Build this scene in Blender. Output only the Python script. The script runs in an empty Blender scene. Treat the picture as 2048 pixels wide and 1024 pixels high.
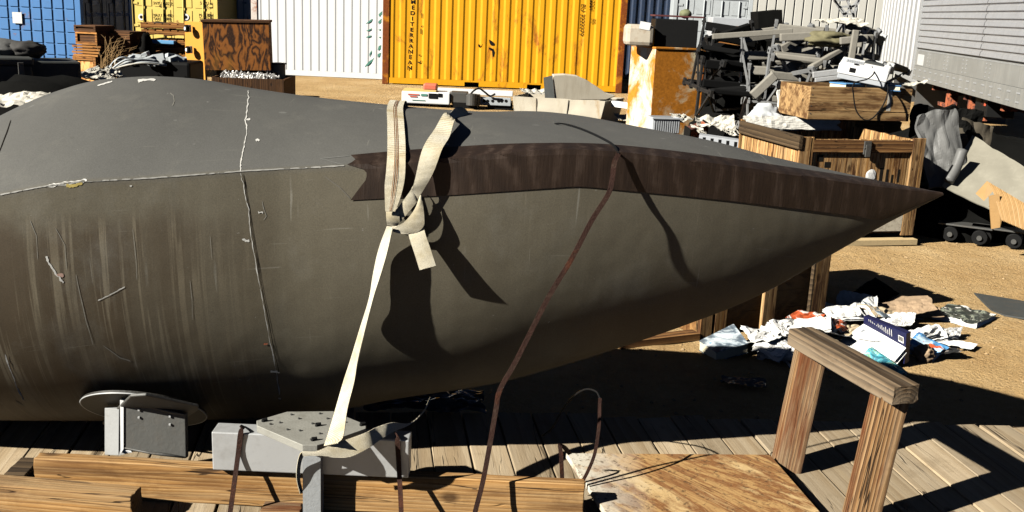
import bpy, bmesh, math, random
from mathutils import Vector as V, Matrix, Euler, noise
from mathutils.bvhtree import BVHTree
random.seed(7)
R = math.radians
scene = bpy.context.scene
COL = scene.collection

# ---------------------------------------------------------------- camera
CAM = V((0, 0, 2.0)); F = 2000.0
PITCH = R(13.96); ROLL = R(2.6)
FWD = V((0, math.cos(PITCH), -math.sin(PITCH)))
UP0 = V((0, math.sin(PITCH), math.cos(PITCH))); RT0 = V((1, 0, 0))
RT = RT0*math.cos(ROLL) + UP0*math.sin(ROLL)
UP = UP0*math.cos(ROLL) - RT0*math.sin(ROLL)
cd = bpy.data.cameras.new('camera'); cam = bpy.data.objects.new('camera', cd); COL.objects.link(cam)
cd.sensor_width = 36.0; cd.lens = F/2048*36; cd.clip_start = .05; cd.clip_end = 500
cam.matrix_world = Matrix(((RT.x, UP.x, -FWD.x, CAM.x), (RT.y, UP.y, -FWD.y, CAM.y), (RT.z, UP.z, -FWD.z, CAM.z), (0, 0, 0, 1)))
scene.camera = cam

def ray(px, py): return FWD*F + RT*(px-1024) - UP*(py-512)
def atY(px, py, Y):
    d = ray(px, py); return CAM + d*(Y/d.y)
def atZ(px, py, z):
    d = ray(px, py); return CAM + d*((z-CAM.z)/d.z)
def proj(p):
    v = p-CAM; k = v.dot(FWD); return 1024+F*v.dot(RT)/k, 512-F*v.dot(UP)/k
def lerp(a, b, t): return a+(b-a)*t
def curve(tab, x):
    if x <= tab[0][0]:
        (x0, y0), (x1, y1) = tab[0], tab[1]; return y0+(y1-y0)*(x-x0)/(x1-x0)
    for (x0, y0), (x1, y1) in zip(tab, tab[1:]):
        if x <= x1: return y0+(y1-y0)*(x-x0)/(x1-x0)
    return tab[-1][1]
def spl(tab, x):
    # smooth Catmull-Rom through table
    n = len(tab)
    if x <= tab[0][0] or x >= tab[-1][0]: return curve(tab, x)
    for i in range(n-1):
        if x <= tab[i+1][0]: break
    x0, y0 = tab[i]; x1, y1 = tab[i+1]
    m0 = (y1-tab[i-1][1])/(x1-tab[i-1][0]) if i > 0 else (y1-y0)/(x1-x0)
    m1 = (tab[i+2][1]-y0)/(tab[i+2][0]-x0) if i+2 < n else (y1-y0)/(x1-x0)
    h = x1-x0; t = (x-x0)/h
    return (2*t**3-3*t*t+1)*y0+(t**3-2*t*t+t)*h*m0+(-2*t**3+3*t*t)*y1+(t**3-t*t)*h*m1

# ---------------------------------------------------------------- light
SE = R(30.5); SH = V((0.86, 0.51, 0)).normalized()     # direction shadows fall
sdir = V((-SH.x*math.cos(SE), -SH.y*math.cos(SE), math.sin(SE)))
sl = bpy.data.lights.new('sun', 'SUN'); sl.energy = 5.0; sl.angle = R(0.5); sl.color = (1, .955, .87)
so = bpy.data.objects.new('sun', sl); COL.objects.link(so); so.rotation_euler = sdir.to_track_quat('Z', 'Y').to_euler(); so.location = (0, 0, 20)
w = bpy.data.worlds.new('World'); scene.world = w; w.use_nodes = True
nt = w.node_tree; bg = nt.nodes['Background']; sky = nt.nodes.new('ShaderNodeTexSky')
sky.sky_type = 'NISHITA'; sky.sun_disc = False; sky.sun_elevation = SE
sky.sun_rotation = math.atan2(sdir.x, sdir.y)
sky.air_density = .07; sky.dust_density = .05; sky.ozone_density = 1.0
nt.links.new(sky.outputs[0], bg.inputs[0]); bg.inputs[1].default_value = .05
scene.view_settings.view_transform = 'Standard'; scene.view_settings.look = 'None'
scene.cycles.diffuse_bounces = 0
scene.view_settings.exposure = 1.0; scene.view_settings.gamma = 1.0

# ---------------------------------------------------------------- mesh helpers
ORG = {}
class MB:
    def __init__(s): s.v = []; s.f = []; s.uv = []
    def add(s, vs, fs):
        n = len(s.v); s.v += [V(p) for p in vs]; s.f += [tuple(i+n for i in f) for f in fs]; return s
    def hexa(s, p):   # 8 points: bottom 4 ccw, top 4 ccw
        return s.add(p, [(3, 2, 1, 0), (4, 5, 6, 7), (0, 1, 5, 4), (1, 2, 6, 5), (2, 3, 7, 6), (3, 0, 4, 7)])
    def box(s, x0, x1, y0, y1, z0, z1, M=None):
        p = [V(q) for q in ((x0, y0, z0), (x1, y0, z0), (x1, y1, z0), (x0, y1, z0), (x0, y0, z1), (x1, y0, z1), (x1, y1, z1), (x0, y1, z1))]
        if M is not None: p = [M @ q for q in p]
        return s.hexa(p)
    def obox(s, c, size, rot=(0, 0, 0)):
        M = Matrix.Translation(V(c)) @ Euler(tuple(R(a) for a in rot)).to_matrix().to_4x4()
        a, b, d = size[0]/2, size[1]/2, size[2]/2
        return s.box(-a, a, -b, b, -d, d, M)
    def bar(s, p0, p1, w, h, up=(0, 0, 1)):
        p0 = V(p0); p1 = V(p1); x = (p1-p0).normalized(); y = V(up).cross(x)
        if y.length < 1e-4: y = V((0, 1, 0)).cross(x)
        y.normalize(); z = x.cross(y); a = y*w/2; b = z*h/2
        return s.hexa([p0-a-b, p1-a-b, p1+a-b, p0+a-b, p0-a+b, p1-a+b, p1+a+b, p0+a+b])
    def tube(s, pts, r, n=8, cap=True):
        pts = [V(p) for p in pts]; rings = []; m = len(pts)
        rs = r if isinstance(r, (list, tuple)) else [r]*m
        ref = None
        for i, p in enumerate(pts):
            t = (pts[min(i+1, m-1)]-pts[max(i-1, 0)]).normalized()
            if ref is None: ref = t.orthogonal().normalized()
            ref = (ref-t*ref.dot(t)); ref = ref.normalized() if ref.length > 1e-5 else t.orthogonal().normalized()
            b = t.cross(ref)
            rings.append([p+(ref*math.cos(2*math.pi*k/n)+b*math.sin(2*math.pi*k/n))*rs[i] for k in range(n)])
        vs = [q for g in rings for q in g]; fs = []
        for i in range(m-1):
            for k in range(n):
                a = i*n+k; b2 = i*n+(k+1) % n; fs.append((a, b2, b2+n, a+n))
        if cap: fs.append(tuple(range(n-1, -1, -1))); fs.append(tuple((m-1)*n+k for k in range(n)))
        return s.add(vs, fs)
    def cyl(s, p0, p1, r, n=16): return s.tube([p0, p1], r, n)
    def prism(s, poly, off):
        off = V(off); a = [V(p) for p in poly]; b = [p+off for p in a]; n = len(a)
        return s.add(a+b, [tuple(range(n-1, -1, -1)), tuple(range(n, 2*n))]+[(i, (i+1) % n, n+(i+1) % n, n+i) for i in range(n)])
    def grid(s, rows):
        m = len(rows); n = len(rows[0]); vs = [p for r in rows for p in r]
        return s.add(vs, [(i*n+j, i*n+j+1, (i+1)*n+j+1, (i+1)*n+j) for i in range(m-1) for j in range(n-1)])
    def blob(s, c, rad, rough=.25, seed=0, freq=2.0, sub=3, zmin=None):
        bm = bmesh.new(); bmesh.ops.create_icosphere(bm, subdivisions=sub, radius=1)
        vs = []
        for q in bm.verts:
            k = 1+rough*noise.noise(q.co*freq+V((seed*3.7, seed*1.3, seed)))+rough*.6*abs(noise.noise(q.co*freq*2.7+V((seed, 9, seed*2.1))))
            p = V((q.co.x*rad[0]*k, q.co.y*rad[1]*k, q.co.z*rad[2]*k))+V(c)
            if zmin is not None and p.z < zmin: p.z = zmin
            vs.append(p)
        fs = [tuple(q.index for q in f.verts) for f in bm.faces]; bm.free()
        return s.add(vs, fs)
    def build(s, name, mat, parent=None, smooth=False, bevel=0, solid=0, fix=True, loc=None, M=None):
        o0 = V((0, 0, 0))
        if parent is not None: o0 = ORG.get(parent.name, o0)
        if loc is not None: o0 = V(loc)
        me = bpy.data.meshes.new(name); me.from_pydata([tuple(p-o0) for p in s.v], [], s.f)
        if fix:
            bm = bmesh.new(); bm.from_mesh(me); bmesh.ops.recalc_face_normals(bm, faces=bm.faces); bm.to_mesh(me); bm.free()
        ms = mat if isinstance(mat, (list, tuple)) else [mat]
        for m in ms: me.materials.append(m)
        if smooth: me.polygons.foreach_set('use_smooth', [True]*len(me.polygons))
        me.update()
        ob = bpy.data.objects.new(name, me); COL.objects.link(ob)
        if parent is not None: ob.parent = parent; ORG[ob.name] = ORG.get(parent.name, V((0, 0, 0)))
        elif loc is not None: ob.location = loc; ORG[ob.name] = V(loc)
        if M is not None: ob.matrix_basis = M
        if solid:
            md = ob.modifiers.new('thickness', 'SOLIDIFY'); md.thickness = solid; md.offset = 0
            if smooth: md = ob.modifiers.new('split', 'EDGE_SPLIT'); md.split_angle = R(50)
        if bevel:
            md = ob.modifiers.new('edges', 'BEVEL'); md.width = bevel; md.segments = 2; md.limit_method = 'ANGLE'; md.angle_limit = R(40)
        return ob

def tag(o, label=None, cat=None, group=None, kind=None):
    if label: o['label'] = label
    if cat: o['category'] = cat
    if group: o['group'] = group
    if kind: o['kind'] = kind
    return o
def thing(name, label, cat, loc=(0, 0, 0), rz=0, group=None, local=False, rot=None):
    o = bpy.data.objects.new(name, None); COL.objects.link(o); o.location = loc; o.empty_display_size = .1
    o.rotation_euler = rot if rot else (0, 0, R(rz))
    ORG[o.name] = V((0, 0, 0)) if local else V(loc)
    return tag(o, label, cat, group)
def copy_tree(o, parent=None):
    c = o.copy(); COL.objects.link(c); c.parent = parent
    for ch in list(o.children): copy_tree(ch, c)
    return c
def timber(name, p0, p1, w, h, mat, parent=None, up=(0, 0, 1), bevel=.004, wob=0, seed=0, nseg=1):
    """a length of lumber whose own X axis runs along its grain"""
    p0 = V(p0); p1 = V(p1); x = (p1-p0); L = x.length; x.normalize()
    y = V(up).cross(x).normalized(); z = x.cross(y)
    M = Matrix(((x.x, y.x, z.x, p0.x), (x.y, y.y, z.y, p0.y), (x.z, y.z, z.z, p0.z), (0, 0, 0, 1)))
    mb = MB()
    if wob:
        n = max(6, int(L/.06)); m = 5; rows = []
        prof = []
        for a in range(m): prof.append((-w/2+w*a/m, -h/2))
        for a in range(m): prof.append((w/2, -h/2+h*a/m))
        for a in range(m): prof.append((w/2-w*a/m, h/2))
        for a in range(m): prof.append((-w/2, h/2-h*a/m))
        P = len(prof); vs = []; fs = []
        for i in range(n+1):
            for (a, b) in prof:
                q = V((L*i/n, a, b)); d = noise.noise(V((q.x*3+seed*5, q.y*14, q.z*14)))*wob+noise.noise(V((q.x*11+seed*5, q.y*30, q.z*30)))*wob*.6
                rr = V((0, a, b)).normalized()
                vs.append(q+rr*d+V((noise.noise(V((a*40, b*40, i*9.+seed)))*wob*1.5 if i in (0, n) else 0, 0, 0)))
        for i in range(n):
            for k in range(P): fs.append((i*P+k, i*P+(k+1) % P, (i+1)*P+(k+1) % P, (i+1)*P+k))
        fs.append(tuple(range(P))); fs.append(tuple(n*P+k for k in range(P)))
        mb.add(vs, fs)
    else: mb.box(0, L, -w/2, w/2, -h/2, h/2)
    if parent is not None: M = Matrix.Translation(-ORG.get(parent.name, V((0, 0, 0)))) @ M
    return mb.build(name, mat, None if parent is None else parent, bevel=bevel) if False else _tb(mb, name, mat, parent, M, bevel)
def _tb(mb, name, mat, parent, M, bevel):
    o = mb.build(name, mat, None, bevel=bevel, loc=None)
    o.matrix_basis = M
    if parent is not None: o.parent = parent
    ORG[o.name] = V((0, 0, 0))
    return o
def text(name, body, size, mat, M, parent=None, extrude=.001, spacing=1.0, align='LEFT', sx=1.0, bold=0):
    cu = bpy.data.curves.new(name, 'FONT'); cu.body = body; cu.size = size; cu.extrude = extrude
    cu.align_x = align; cu.space_line = spacing; cu.offset = bold
    t = bpy.data.objects.new(name, cu); COL.objects.link(t)
    bpy.context.view_layer.update()
    me = bpy.data.meshes.new_from_object(t.evaluated_get(bpy.context.evaluated_depsgraph_get()))
    bpy.data.objects.remove(t)
    for v in me.vertices: v.co.x *= sx
    me.materials.clear(); me.materials.append(mat); me.name = name
    o = bpy.data.objects.new(name, me); COL.objects.link(o); o.matrix_basis = M
    if parent is not None: o.parent = parent
    return o

# ---------------------------------------------------------------- materials
class Mat:
    def __init__(s, name, rough=.8, metal=0.0):
        s.m = bpy.data.materials.new(name); s.m.use_nodes = True; s.t = s.m.node_tree; s.b = s.t.nodes['Principled BSDF']
        s.b.inputs['Roughness'].default_value = rough; s.b.inputs['Metallic'].default_value = metal
        s.b.inputs['Specular IOR Level'].default_value = .3
    def n(s, typ, **kw):
        x = s.t.nodes.new('ShaderNode'+typ)
        for k, v in kw.items(): setattr(x, k, v)
        return x
    def l(s, a, b): s.t.links.new(a, b)
    def coord(s, scale=(1, 1, 1), which='Object', rnd=0, rot=(0, 0, 0)):
        tc = s.n('TexCoord'); mp = s.n('Mapping'); mp.inputs['Scale'].default_value = scale; mp.inputs['Rotation'].default_value = rot
        s.l(tc.outputs[which], mp.inputs['Vector'])
        if rnd:
            oi = s.n('ObjectInfo'); mu = s.n('Math', operation='MULTIPLY'); mu.inputs[1].default_value = rnd
            s.l(oi.outputs['Random'], mu.inputs[0]); cb = s.n('CombineXYZ')
            s.l(mu.outputs[0], cb.inputs[0]); s.l(mu.outputs[0], cb.inputs[1]); s.l(mu.outputs[0], cb.inputs[2])
            s.l(cb.outputs[0], mp.inputs['Location'])
        return mp.outputs[0]
    def noise(s, vec, scale, detail=5, rough=.6, dist=0):
        x = s.n('TexNoise'); x.inputs['Scale'].default_value = scale; x.inputs['Detail'].default_value = detail
        x.inputs['Roughness'].default_value = rough; x.inputs['Distortion'].default_value = dist
        if vec is not None: s.l(vec, x.inputs['Vector'])
        return x.outputs['Fac']
    def ramp(s, fac, stops, interp='LINEAR'):
        x = s.n('ValToRGB'); cr = x.color_ramp; cr.interpolation = interp
        while len(cr.elements) > 1: cr.elements.remove(cr.elements[0])
        cr.elements[0].position = stops[0][0]; c = stops[0][1]; cr.elements[0].color = c if len(c) == 4 else (*c, 1)
        for p, c in stops[1:]:
            e = cr.elements.new(p); e.color = c if len(c) == 4 else (*c, 1)
        s.l(fac, x.inputs[0]); return x.outputs[0]
    def mask(s, fac, lo, hi): 
        x = s.n('MapRange'); x.inputs[1].default_value = lo; x.inputs[2].default_value = hi; s.l(fac, x.inputs[0]); return x.outputs[0]
    def math(s, op, a, b=None):
        x = s.n('Math', operation=op)
        for i, q in enumerate((a, b)):
            if q is None: continue
            if isinstance(q, (int, float)): x.inputs[i].default_value = q
            else: s.l(q, x.inputs[i])
        return x.outputs[0]
    def mix(s, fac, a, b, mode='MIX'):
        x = s.n('MixRGB', blend_type=mode)
        for i, q in ((0, fac), (1, a), (2, b)):
            if isinstance(q, (int, float)): x.inputs[i].default_value = q
            elif isinstance(q, tuple): x.inputs[i].default_value = q if len(q) == 4 else (*q, 1)
            else: s.l(q, x.inputs[i])
        return x.outputs[0]
    def col(s, c):
        if isinstance(c, tuple): s.b.inputs['Base Color'].default_value = (*c, 1)
        else: s.l(c, s.b.inputs['Base Color'])
        return s
    def bump(s, h, strength=.3, dist=.01):
        x = s.n('Bump'); x.inputs['Strength'].default_value = strength; x.inputs['Distance'].default_value = dist
        s.l(h, x.inputs['Height']); s.l(x.outputs[0], s.b.inputs['Normal']); return s
    def rough(s, r):
        s.l(r, s.b.inputs['Roughness']); return s
def sc(c, k): return tuple(min(1, x*k) for x in c)

def paint(name, base, var=.18, rust=(.22, .08, .02), rust_amt=0.0, rust_scale=2.5, rough=.6, metal=0, bump=.15, scale=6, streak=0, dirt=.3, dirtcol=(.12, .09, .06)):
    m = Mat(name, rough, metal); v = m.coord(rnd=13)
    c = m.mix(m.noise(v, scale, 6), sc(base, 1-var), sc(base, 1+var))
    vs = m.coord((1, 1, .12), rnd=13) if streak else v
    d = m.mask(m.noise(vs, scale*2.2, 6, .7), .5, .8)
    c = m.mix(m.math('MULTIPLY', d, dirt), c, dirtcol)
    h = m.noise(v, scale*12, 4)
    if rust_amt > 0:
        v2 = m.coord((1, 1, .3), rnd=13) if streak else v
        k = m.mask(m.noise(v2, rust_scale, 9, .68, .4), .62-rust_amt*.35, .70-rust_amt*.28)
        rc = m.mix(m.noise(v, 25, 5), sc(rust, .4), sc(rust, 1.7))
        c = m.mix(k, c, rc); h = m.math('ADD', h, m.math('MULTIPLY', k, .8))
    m.col(c).bump(h, bump, .01)
    return m.m

def wood(name, dark, mid, light, rings=9, stretch=.06, dist=3.0, axis='X', bump=.5, rough=.85, grey=None, off=(.0, .03, -.05), island=0.0, stain=.5, contrast=1.0, streak=None, samt=.7, swide=30, slo=.53):
    """solid wood: growth rings round the grain axis, so ends show rings and faces long grain"""
    m = Mat(name, rough); tc = m.n('TexCoord'); mp = m.n('Mapping'); m.l(tc.outputs['Object'], mp.inputs[0])
    st = {'X': (stretch, 1, 1), 'Y': (1, stretch, 1), 'Z': (1, 1, stretch)}[axis]
    mp.inputs['Scale'].default_value = st
    oi = m.n('ObjectInfo'); geo = m.n('NewGeometry')
    rr = m.math('ADD', m.math('MULTIPLY', oi.outputs['Random'], 7.0), m.math('MULTIPLY', geo.outputs['Random Per Island'], 5.0 if island else 0.0))
    cb = m.n('CombineXYZ'); i0 = {'X': (0,), 'Y': (1,), 'Z': (2,)}[axis]
    for i in i0: m.l(rr, cb.inputs[i])
    va = m.n('VectorMath', operation='ADD'); m.l(mp.outputs[0], va.inputs[0]); m.l(cb.outputs[0], va.inputs[1])
    vo = m.n('VectorMath', operation='ADD'); m.l(va.outputs[0], vo.inputs[0]); vo.inputs[1].default_value = off
    if island:
        cb2 = m.n('CombineXYZ'); k = m.math('MULTIPLY', geo.outputs['Random Per Island'], .6)
        for i in range(3):
            if i not in i0: m.l(k, cb2.inputs[i])
        v2 = m.n('VectorMath', operation='ADD'); m.l(vo.outputs[0], v2.inputs[0]); m.l(cb2.outputs[0], v2.inputs[1]); vo = v2
    wv = m.n('TexWave'); wv.wave_type = 'RINGS'; wv.rings_direction = axis; wv.wave_profile = 'SAW'
    wv.inputs['Scale'].default_value = rings; wv.inputs['Distortion'].default_value = dist; wv.inputs['Detail'].default_value = 3
    wv.inputs['Detail Scale'].default_value = 1.6; m.l(vo.outputs[0], wv.inputs['Vector'])
    fine = m.noise(va.outputs[0], 160, 4, .7)
    big = m.noise(va.outputs[0], 6, 4, .6, .6)
    g = m.math('ADD', m.math('MULTIPLY', wv.outputs['Fac'], .65*contrast), m.math('MULTIPLY', fine, .45))
    c = m.ramp(g, [(.12, light), (.5, mid), (.95, dark)])
    st_ = m.mask(big, .45, .75)
    c = m.mix(m.math('MULTIPLY', st_, stain), c, sc(dark, .55))
    if grey:
        gm = m.mask(m.noise(va.outputs[0], 9, 6, .7), .42, .62); c = m.mix(m.math('MULTIPLY', gm, .7), c, grey)
    if island:
        k2 = m.mask(geo.outputs['Random Per Island'], 0, 1)
        c = m.mix(1.0, c, m.ramp(k2, [(0, (1-island,)*3), (1, (1+island*.6,)*3)]), 'MULTIPLY')
    if streak:
        vs_ = m.n('VectorMath', operation='MULTIPLY'); m.l(va.outputs[0] if not island else vo.outputs[0], vs_.inputs[0]); vs_.inputs[1].default_value = {'X': (22, 1, 1), 'Y': (1, 22, 1), 'Z': (1, 1, 22)}[axis]
        vq = m.n('VectorMath', operation='MULTIPLY'); m.l(vs_.outputs[0], vq.inputs[0]); k_ = 1.6/swide; vq.inputs[1].default_value = {'X': (k_, 1, 1), 'Y': (1, k_, 1), 'Z': (1, 1, k_)}[axis]
        sm = m.mask(m.noise(vq.outputs[0], swide, 6, .65, .3), slo, slo+.13); c = m.mix(m.math('MULTIPLY', sm, samt), c, streak)
    # drying cracks along the grain
    vc = m.n('VectorMath', operation='MULTIPLY'); m.l(va.outputs[0], vc.inputs[0]); vc.inputs[1].default_value = {'X': (.9, 1, 1), 'Y': (1, .9, 1), 'Z': (1, 1, .9)}[axis]
    cn = m.math('ABSOLUTE', m.math('SUBTRACT', m.noise(vc.outputs[0], 24, 2, .5, .1), .5))
    ck = m.math('MULTIPLY', m.mask(cn, .010, .003), m.mask(m.noise(va.outputs[0], 11, 3), .47, .56)); c = m.mix(m.math('MULTIPLY', ck, .9), c, sc(dark, .15))
    dt = m.mask(m.noise(m.coord(rnd=23), 5.5, 8, .72), .54, .70); c = m.mix(m.math('MULTIPLY', dt, .38), c, sc(dark, .9))
    # knots
    vk = m.coord({'X': (.55, 1, 1), 'Y': (1, .55, 1), 'Z': (1, 1, .55)}[axis], rnd=9)
    vo2 = m.n('TexVoronoi'); vo2.inputs['Scale'].default_value = 7; m.l(vk, vo2.inputs['Vector'])
    kn = m.mask(vo2.outputs['Distance'], .16, .07); c = m.mix(m.math('MULTIPLY', kn, .8), c, sc(dark, .35))
    m.col(c)
    h = m.math('SUBTRACT', 1.0, m.math('ADD', g, m.math('ADD', m.math('MULTIPLY', kn, .5), m.math('MULTIPLY', ck, 1.5))))
    m.bump(h, bump, .006)
    return m.m
def plywood(name, dark, light, scale=2.2, freq=26, rot=(0, 0, 0), stretch=(1, 1, .35), patch=None, rough=.75, bump=.3):
    m = Mat(name, rough); v = m.coord(stretch, rnd=5, rot=rot)
    n1 = m.noise(v, scale, 3, .5, .5)
    s1 = m.math('SINE', m.math('MULTIPLY', n1, freq*2))
    fine = m.noise(m.coord(tuple(x*1.0 for x in stretch), rot=rot), 60, 4, .7)
    g = m.math('ADD', m.math('MULTIPLY', s1, .32), m.math('MULTIPLY', fine, .9))
    c = m.ramp(g, [(.15, dark), (.75, light)])
    if patch:
        c = m.mix(m.math('MULTIPLY', m.mask(m.noise(v, 1.6, 4), .52, .68), .8), c, patch)
    m.col(c).bump(g, bump, .004); return m.m
def flat(name, c, rough=.7, metal=0, var=.12, bump=.1, scale=20):
    m = Mat(name, rough, metal); m.b.inputs['Specular IOR Level'].default_value = .05 if max(c) < .02 else .3; v = m.coord(rnd=11); n1 = m.noise(v, scale, 5)
    m.col(m.mix(n1, sc(c, 1-var), sc(c, 1+var))).bump(m.noise(v, scale*4, 4), bump, .006); return m.m
def printed(name, stops, scale=6, rough=.55, seed=0, bump=.2, dist=1.2):
    m = Mat(name, rough); v = m.coord((1, 1, 1), rnd=17, rot=(seed, seed*2, 0))
    c = m.ramp(m.noise(v, scale, 4, .6, dist), stops, 'CONSTANT')
    d = m.mask(m.noise(v, scale*3, 5), .5, .8)
    m.col(m.mix(m.math('MULTIPLY', d, .35), c, (.2, .17, .12))).bump(m.noise(v, 22, 4), bump, .01); return m.m

# woods
W_GOLD = wood('timber_golden', (.10, .036, .009), (.44, .23, .072), (.66, .41, .175), rings=24, dist=5, stretch=.05, grey=(.40, .29, .16), stain=.45, contrast=.75, streak=(.10, .035, .008), samt=.6, swide=18)
W_POST = wood('timber_weathered', (.035, .014, .005), (.28, .15, .058), (.46, .30, .15), rings=24, dist=3.2, stretch=.05, grey=(.26, .19, .12), stain=.5, streak=(.12, .034, .008), samt=.85, swide=12, contrast=1.1, slo=.48)
W_RAIL = wood('timber_grey', (.03, .018, .009), (.17, .11, .058), (.29, .205, .12), rings=24, dist=1.6, stretch=.05, grey=(.22, .17, .115), stain=.35, off=(0, .0, .045), contrast=1.35, streak=(.05, .03, .014), samt=.6, swide=40)
W_DECK = wood('deck_boards', (.15, .10, .05), (.36, .265, .155), (.48, .38, .245), rings=7, dist=5, stretch=.05, grey=(.44, .36, .25), island=.28, axis='Y', stain=.25, contrast=.55)
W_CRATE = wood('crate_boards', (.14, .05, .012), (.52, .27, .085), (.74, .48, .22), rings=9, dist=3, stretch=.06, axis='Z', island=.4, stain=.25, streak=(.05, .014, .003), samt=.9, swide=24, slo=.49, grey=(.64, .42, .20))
W_SHADEZ = wood('crate_boards_shaded', (.02, .008, .003), (.09, .04, .013), (.16, .075, .026), rings=9, dist=3, stretch=.06, axis='Z', island=.4, streak=(.02, .008, .003))  # darker copy of the crate boards, shade put into the colour
W_CRATEX = wood('crate_rails', (.06, .022, .006), (.28, .13, .04), (.48, .27, .10), rings=9, dist=3, stretch=.06, axis='X', island=.3, stain=.7, streak=(.03, .010, .003), samt=.85, swide=10)
W_DARKX = wood('crate_cap_dark', (.02, .012, .006), (.07, .045, .022), (.13, .085, .045), rings=9, dist=3, stretch=.06, axis='X', stain=.5)
W_BOX = wood('box_boards', (.10, .05, .017), (.36, .21, .085), (.56, .37, .17), rings=11, dist=4, stretch=.08, axis='X', stain=.6, contrast=.6, streak=(.08, .03, .008), samt=.8, swide=12, slo=.46)
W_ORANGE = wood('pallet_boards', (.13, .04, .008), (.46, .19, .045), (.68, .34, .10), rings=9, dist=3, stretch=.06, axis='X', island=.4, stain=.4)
W_SHADE = wood('pallet_boards_shaded', (.03, .012, .004), (.12, .05, .016), (.22, .10, .035), rings=9, dist=3, stretch=.06, axis='X', island=.4)  # darker copy of the pallet boards, shade put into the colour
W_PANEL = plywood('plywood_panel', (.36, .12, .02), (.85, .48, .17), scale=5, freq=14)
W_BROWN = plywood('plywood_brown', (.025, .009, .003), (.30, .105, .018), scale=3.4, freq=30, stretch=(1, 1, .45), patch=(.46, .20, .025))
W_OLDCR = plywood('plywood_old_crate', (.05, .026, .009), (.30, .17, .06), scale=4, freq=16, stretch=(.4, 1, 1))
# metals and paints
P_YEL = paint('paint_yellow', (.86, .40, .008), var=.08, rust_amt=.16, rust_scale=2.6, streak=1, rust=(.42, .14, .01), dirt=.32, dirtcol=(.4, .17, .01))
P_YELRUST = paint('paint_yellow_rusty', (.60, .22, .01), rust_amt=.75, rust_scale=3, rust=(.20, .05, .008))
P_WHITE = paint('paint_white', (.82, .82, .80), var=.05, rust_amt=.05, rust_scale=1.3, streak=1, rust=(.42, .2, .06), dirt=.12, dirtcol=(.5, .48, .44))
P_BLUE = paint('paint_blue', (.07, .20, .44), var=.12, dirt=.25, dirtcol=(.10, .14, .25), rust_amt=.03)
P_NAVYSHADE = paint('paint_navy_shade', (.020, .035, .07), var=.2)  # container paint with shade put into the colour
P_PALEYEL = paint('paint_pale_yellow', (.84, .62, .16), var=.06, rust_amt=.03, dirt=.2, dirtcol=(.4, .28, .08))
P_GREY = paint('paint_grey', (.42, .45, .46), var=.1, dirt=.25)
P_DGREY = paint('paint_dark_grey', (.05, .054, .052), var=.3, dirt=.4)
P_ALU = paint('aluminium_sheet', (.55, .555, .56), var=.16, rough=.42, metal=.55, dirt=.4, dirtcol=(.28, .27, .25), streak=1)
P_ALUD = paint('aluminium_skirt', (.30, .30, .28), var=.2, rough=.55, metal=.3, dirt=.5, dirtcol=(.55, .54, .5), streak=1, scale=3)
P_ALUB = paint('aluminium_bare', (.46, .47, .47), var=.1, rough=.5, metal=.35, dirt=.5, dirtcol=(.24, .23, .21), bump=.04)
P_STEEL = paint('steel_dark', (.09, .09, .085), var=.25, rough=.55, metal=.3, dirt=.4)
P_BLACK = flat('black_plastic', (.012, .012, .012), .5)
P_RUST = paint('rusty_steel', (.026, .009, .005), var=.5, rust_amt=.25, rust_scale=10, rust=(.055, .016, .006), rough=.85, bump=.4, scale=14)
P_RUSTBR = paint('rust_bright', (.46, .13, .055), var=.4, rust_amt=.5, rust_scale=8, rust=(.10, .04, .03), rough=.9, bump=.5, scale=14)
P_CAB = paint('cabinet_enamel', (.66, .64, .53), var=.07, rust_amt=.6, rust_scale=1.5, rust=(.50, .19, .018), dirt=.25, dirtcol=(.45, .3, .12))
P_CABR = paint('cabinet_enamel_rusted', (.70, .62, .42), var=.08, rust_amt=.58, rust_scale=1.5, rust=(.46, .17, .018), dirt=.3, dirtcol=(.25, .12, .03))
CUSH = flat('seat_cushion', (.24, .225, .19), .95, var=.2, bump=.3, scale=12)
CUSHD = flat('seat_cushion_shaded', (.008, .008, .008), .95)  # cushion colour with the shadow of the heap put in
P_SEATSHADE = paint('seat_alloy_shaded', (.012, .012, .012), var=.4, dirt=.3, dirtcol=(.05, .045, .04))  # seat alloy blackened, shade put into the colour
WHITE = flat('white_plastic', (.82, .82, .80), .45, var=.04)
GREYPL = flat('grey_plastic', (.42, .44, .46), .5, var=.1)
PAPER = flat('paper_white', (.80, .79, .75), .85, var=.10, bump=.4, scale=14)
PAGES = flat('paper_pages', (.72, .64, .45), .9, var=.12, bump=.3, scale=30)
CANVAS = flat('canvas_cloth', (.56, .53, .45), .95, var=.2, bump=.5, scale=9)
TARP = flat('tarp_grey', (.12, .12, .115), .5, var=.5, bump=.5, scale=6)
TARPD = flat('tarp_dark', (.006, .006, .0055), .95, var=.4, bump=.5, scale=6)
CARD = paint('cardboard', (.36, .215, .085), var=.12, dirt=.4, dirtcol=(.22, .13, .05))
CARDG = paint('grey_board', (.23, .215, .17), var=.2, dirt=.5, dirtcol=(.32, .30, .24), scale=5)
FIBRE = paint('fibreglass_tub', (.62, .56, .44), var=.12, dirt=.5, dirtcol=(.30, .22, .12), scale=4, streak=1, rust_amt=.12, rust=(.40, .25, .10), rust_scale=1.8)
INK = flat('ink_black', (.015, .014, .012), .8)
INKG = flat('ink_green', (.09, .26, .20), .8)
INKGR = flat('ink_grey', (.25, .27, .30), .8)
INKPALE = flat('ink_pale', (.62, .65, .70), .8)
P_SEAT = paint('seat_alloy', (.25, .255, .255), var=.25, rough=.5, metal=.3, dirt=.5, dirtcol=(.08, .08, .075))
RED = flat('red_paint', (.62, .10, .05), .5)
CABLE = flat('cable_black', (.012, .012, .012), .5)

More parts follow.
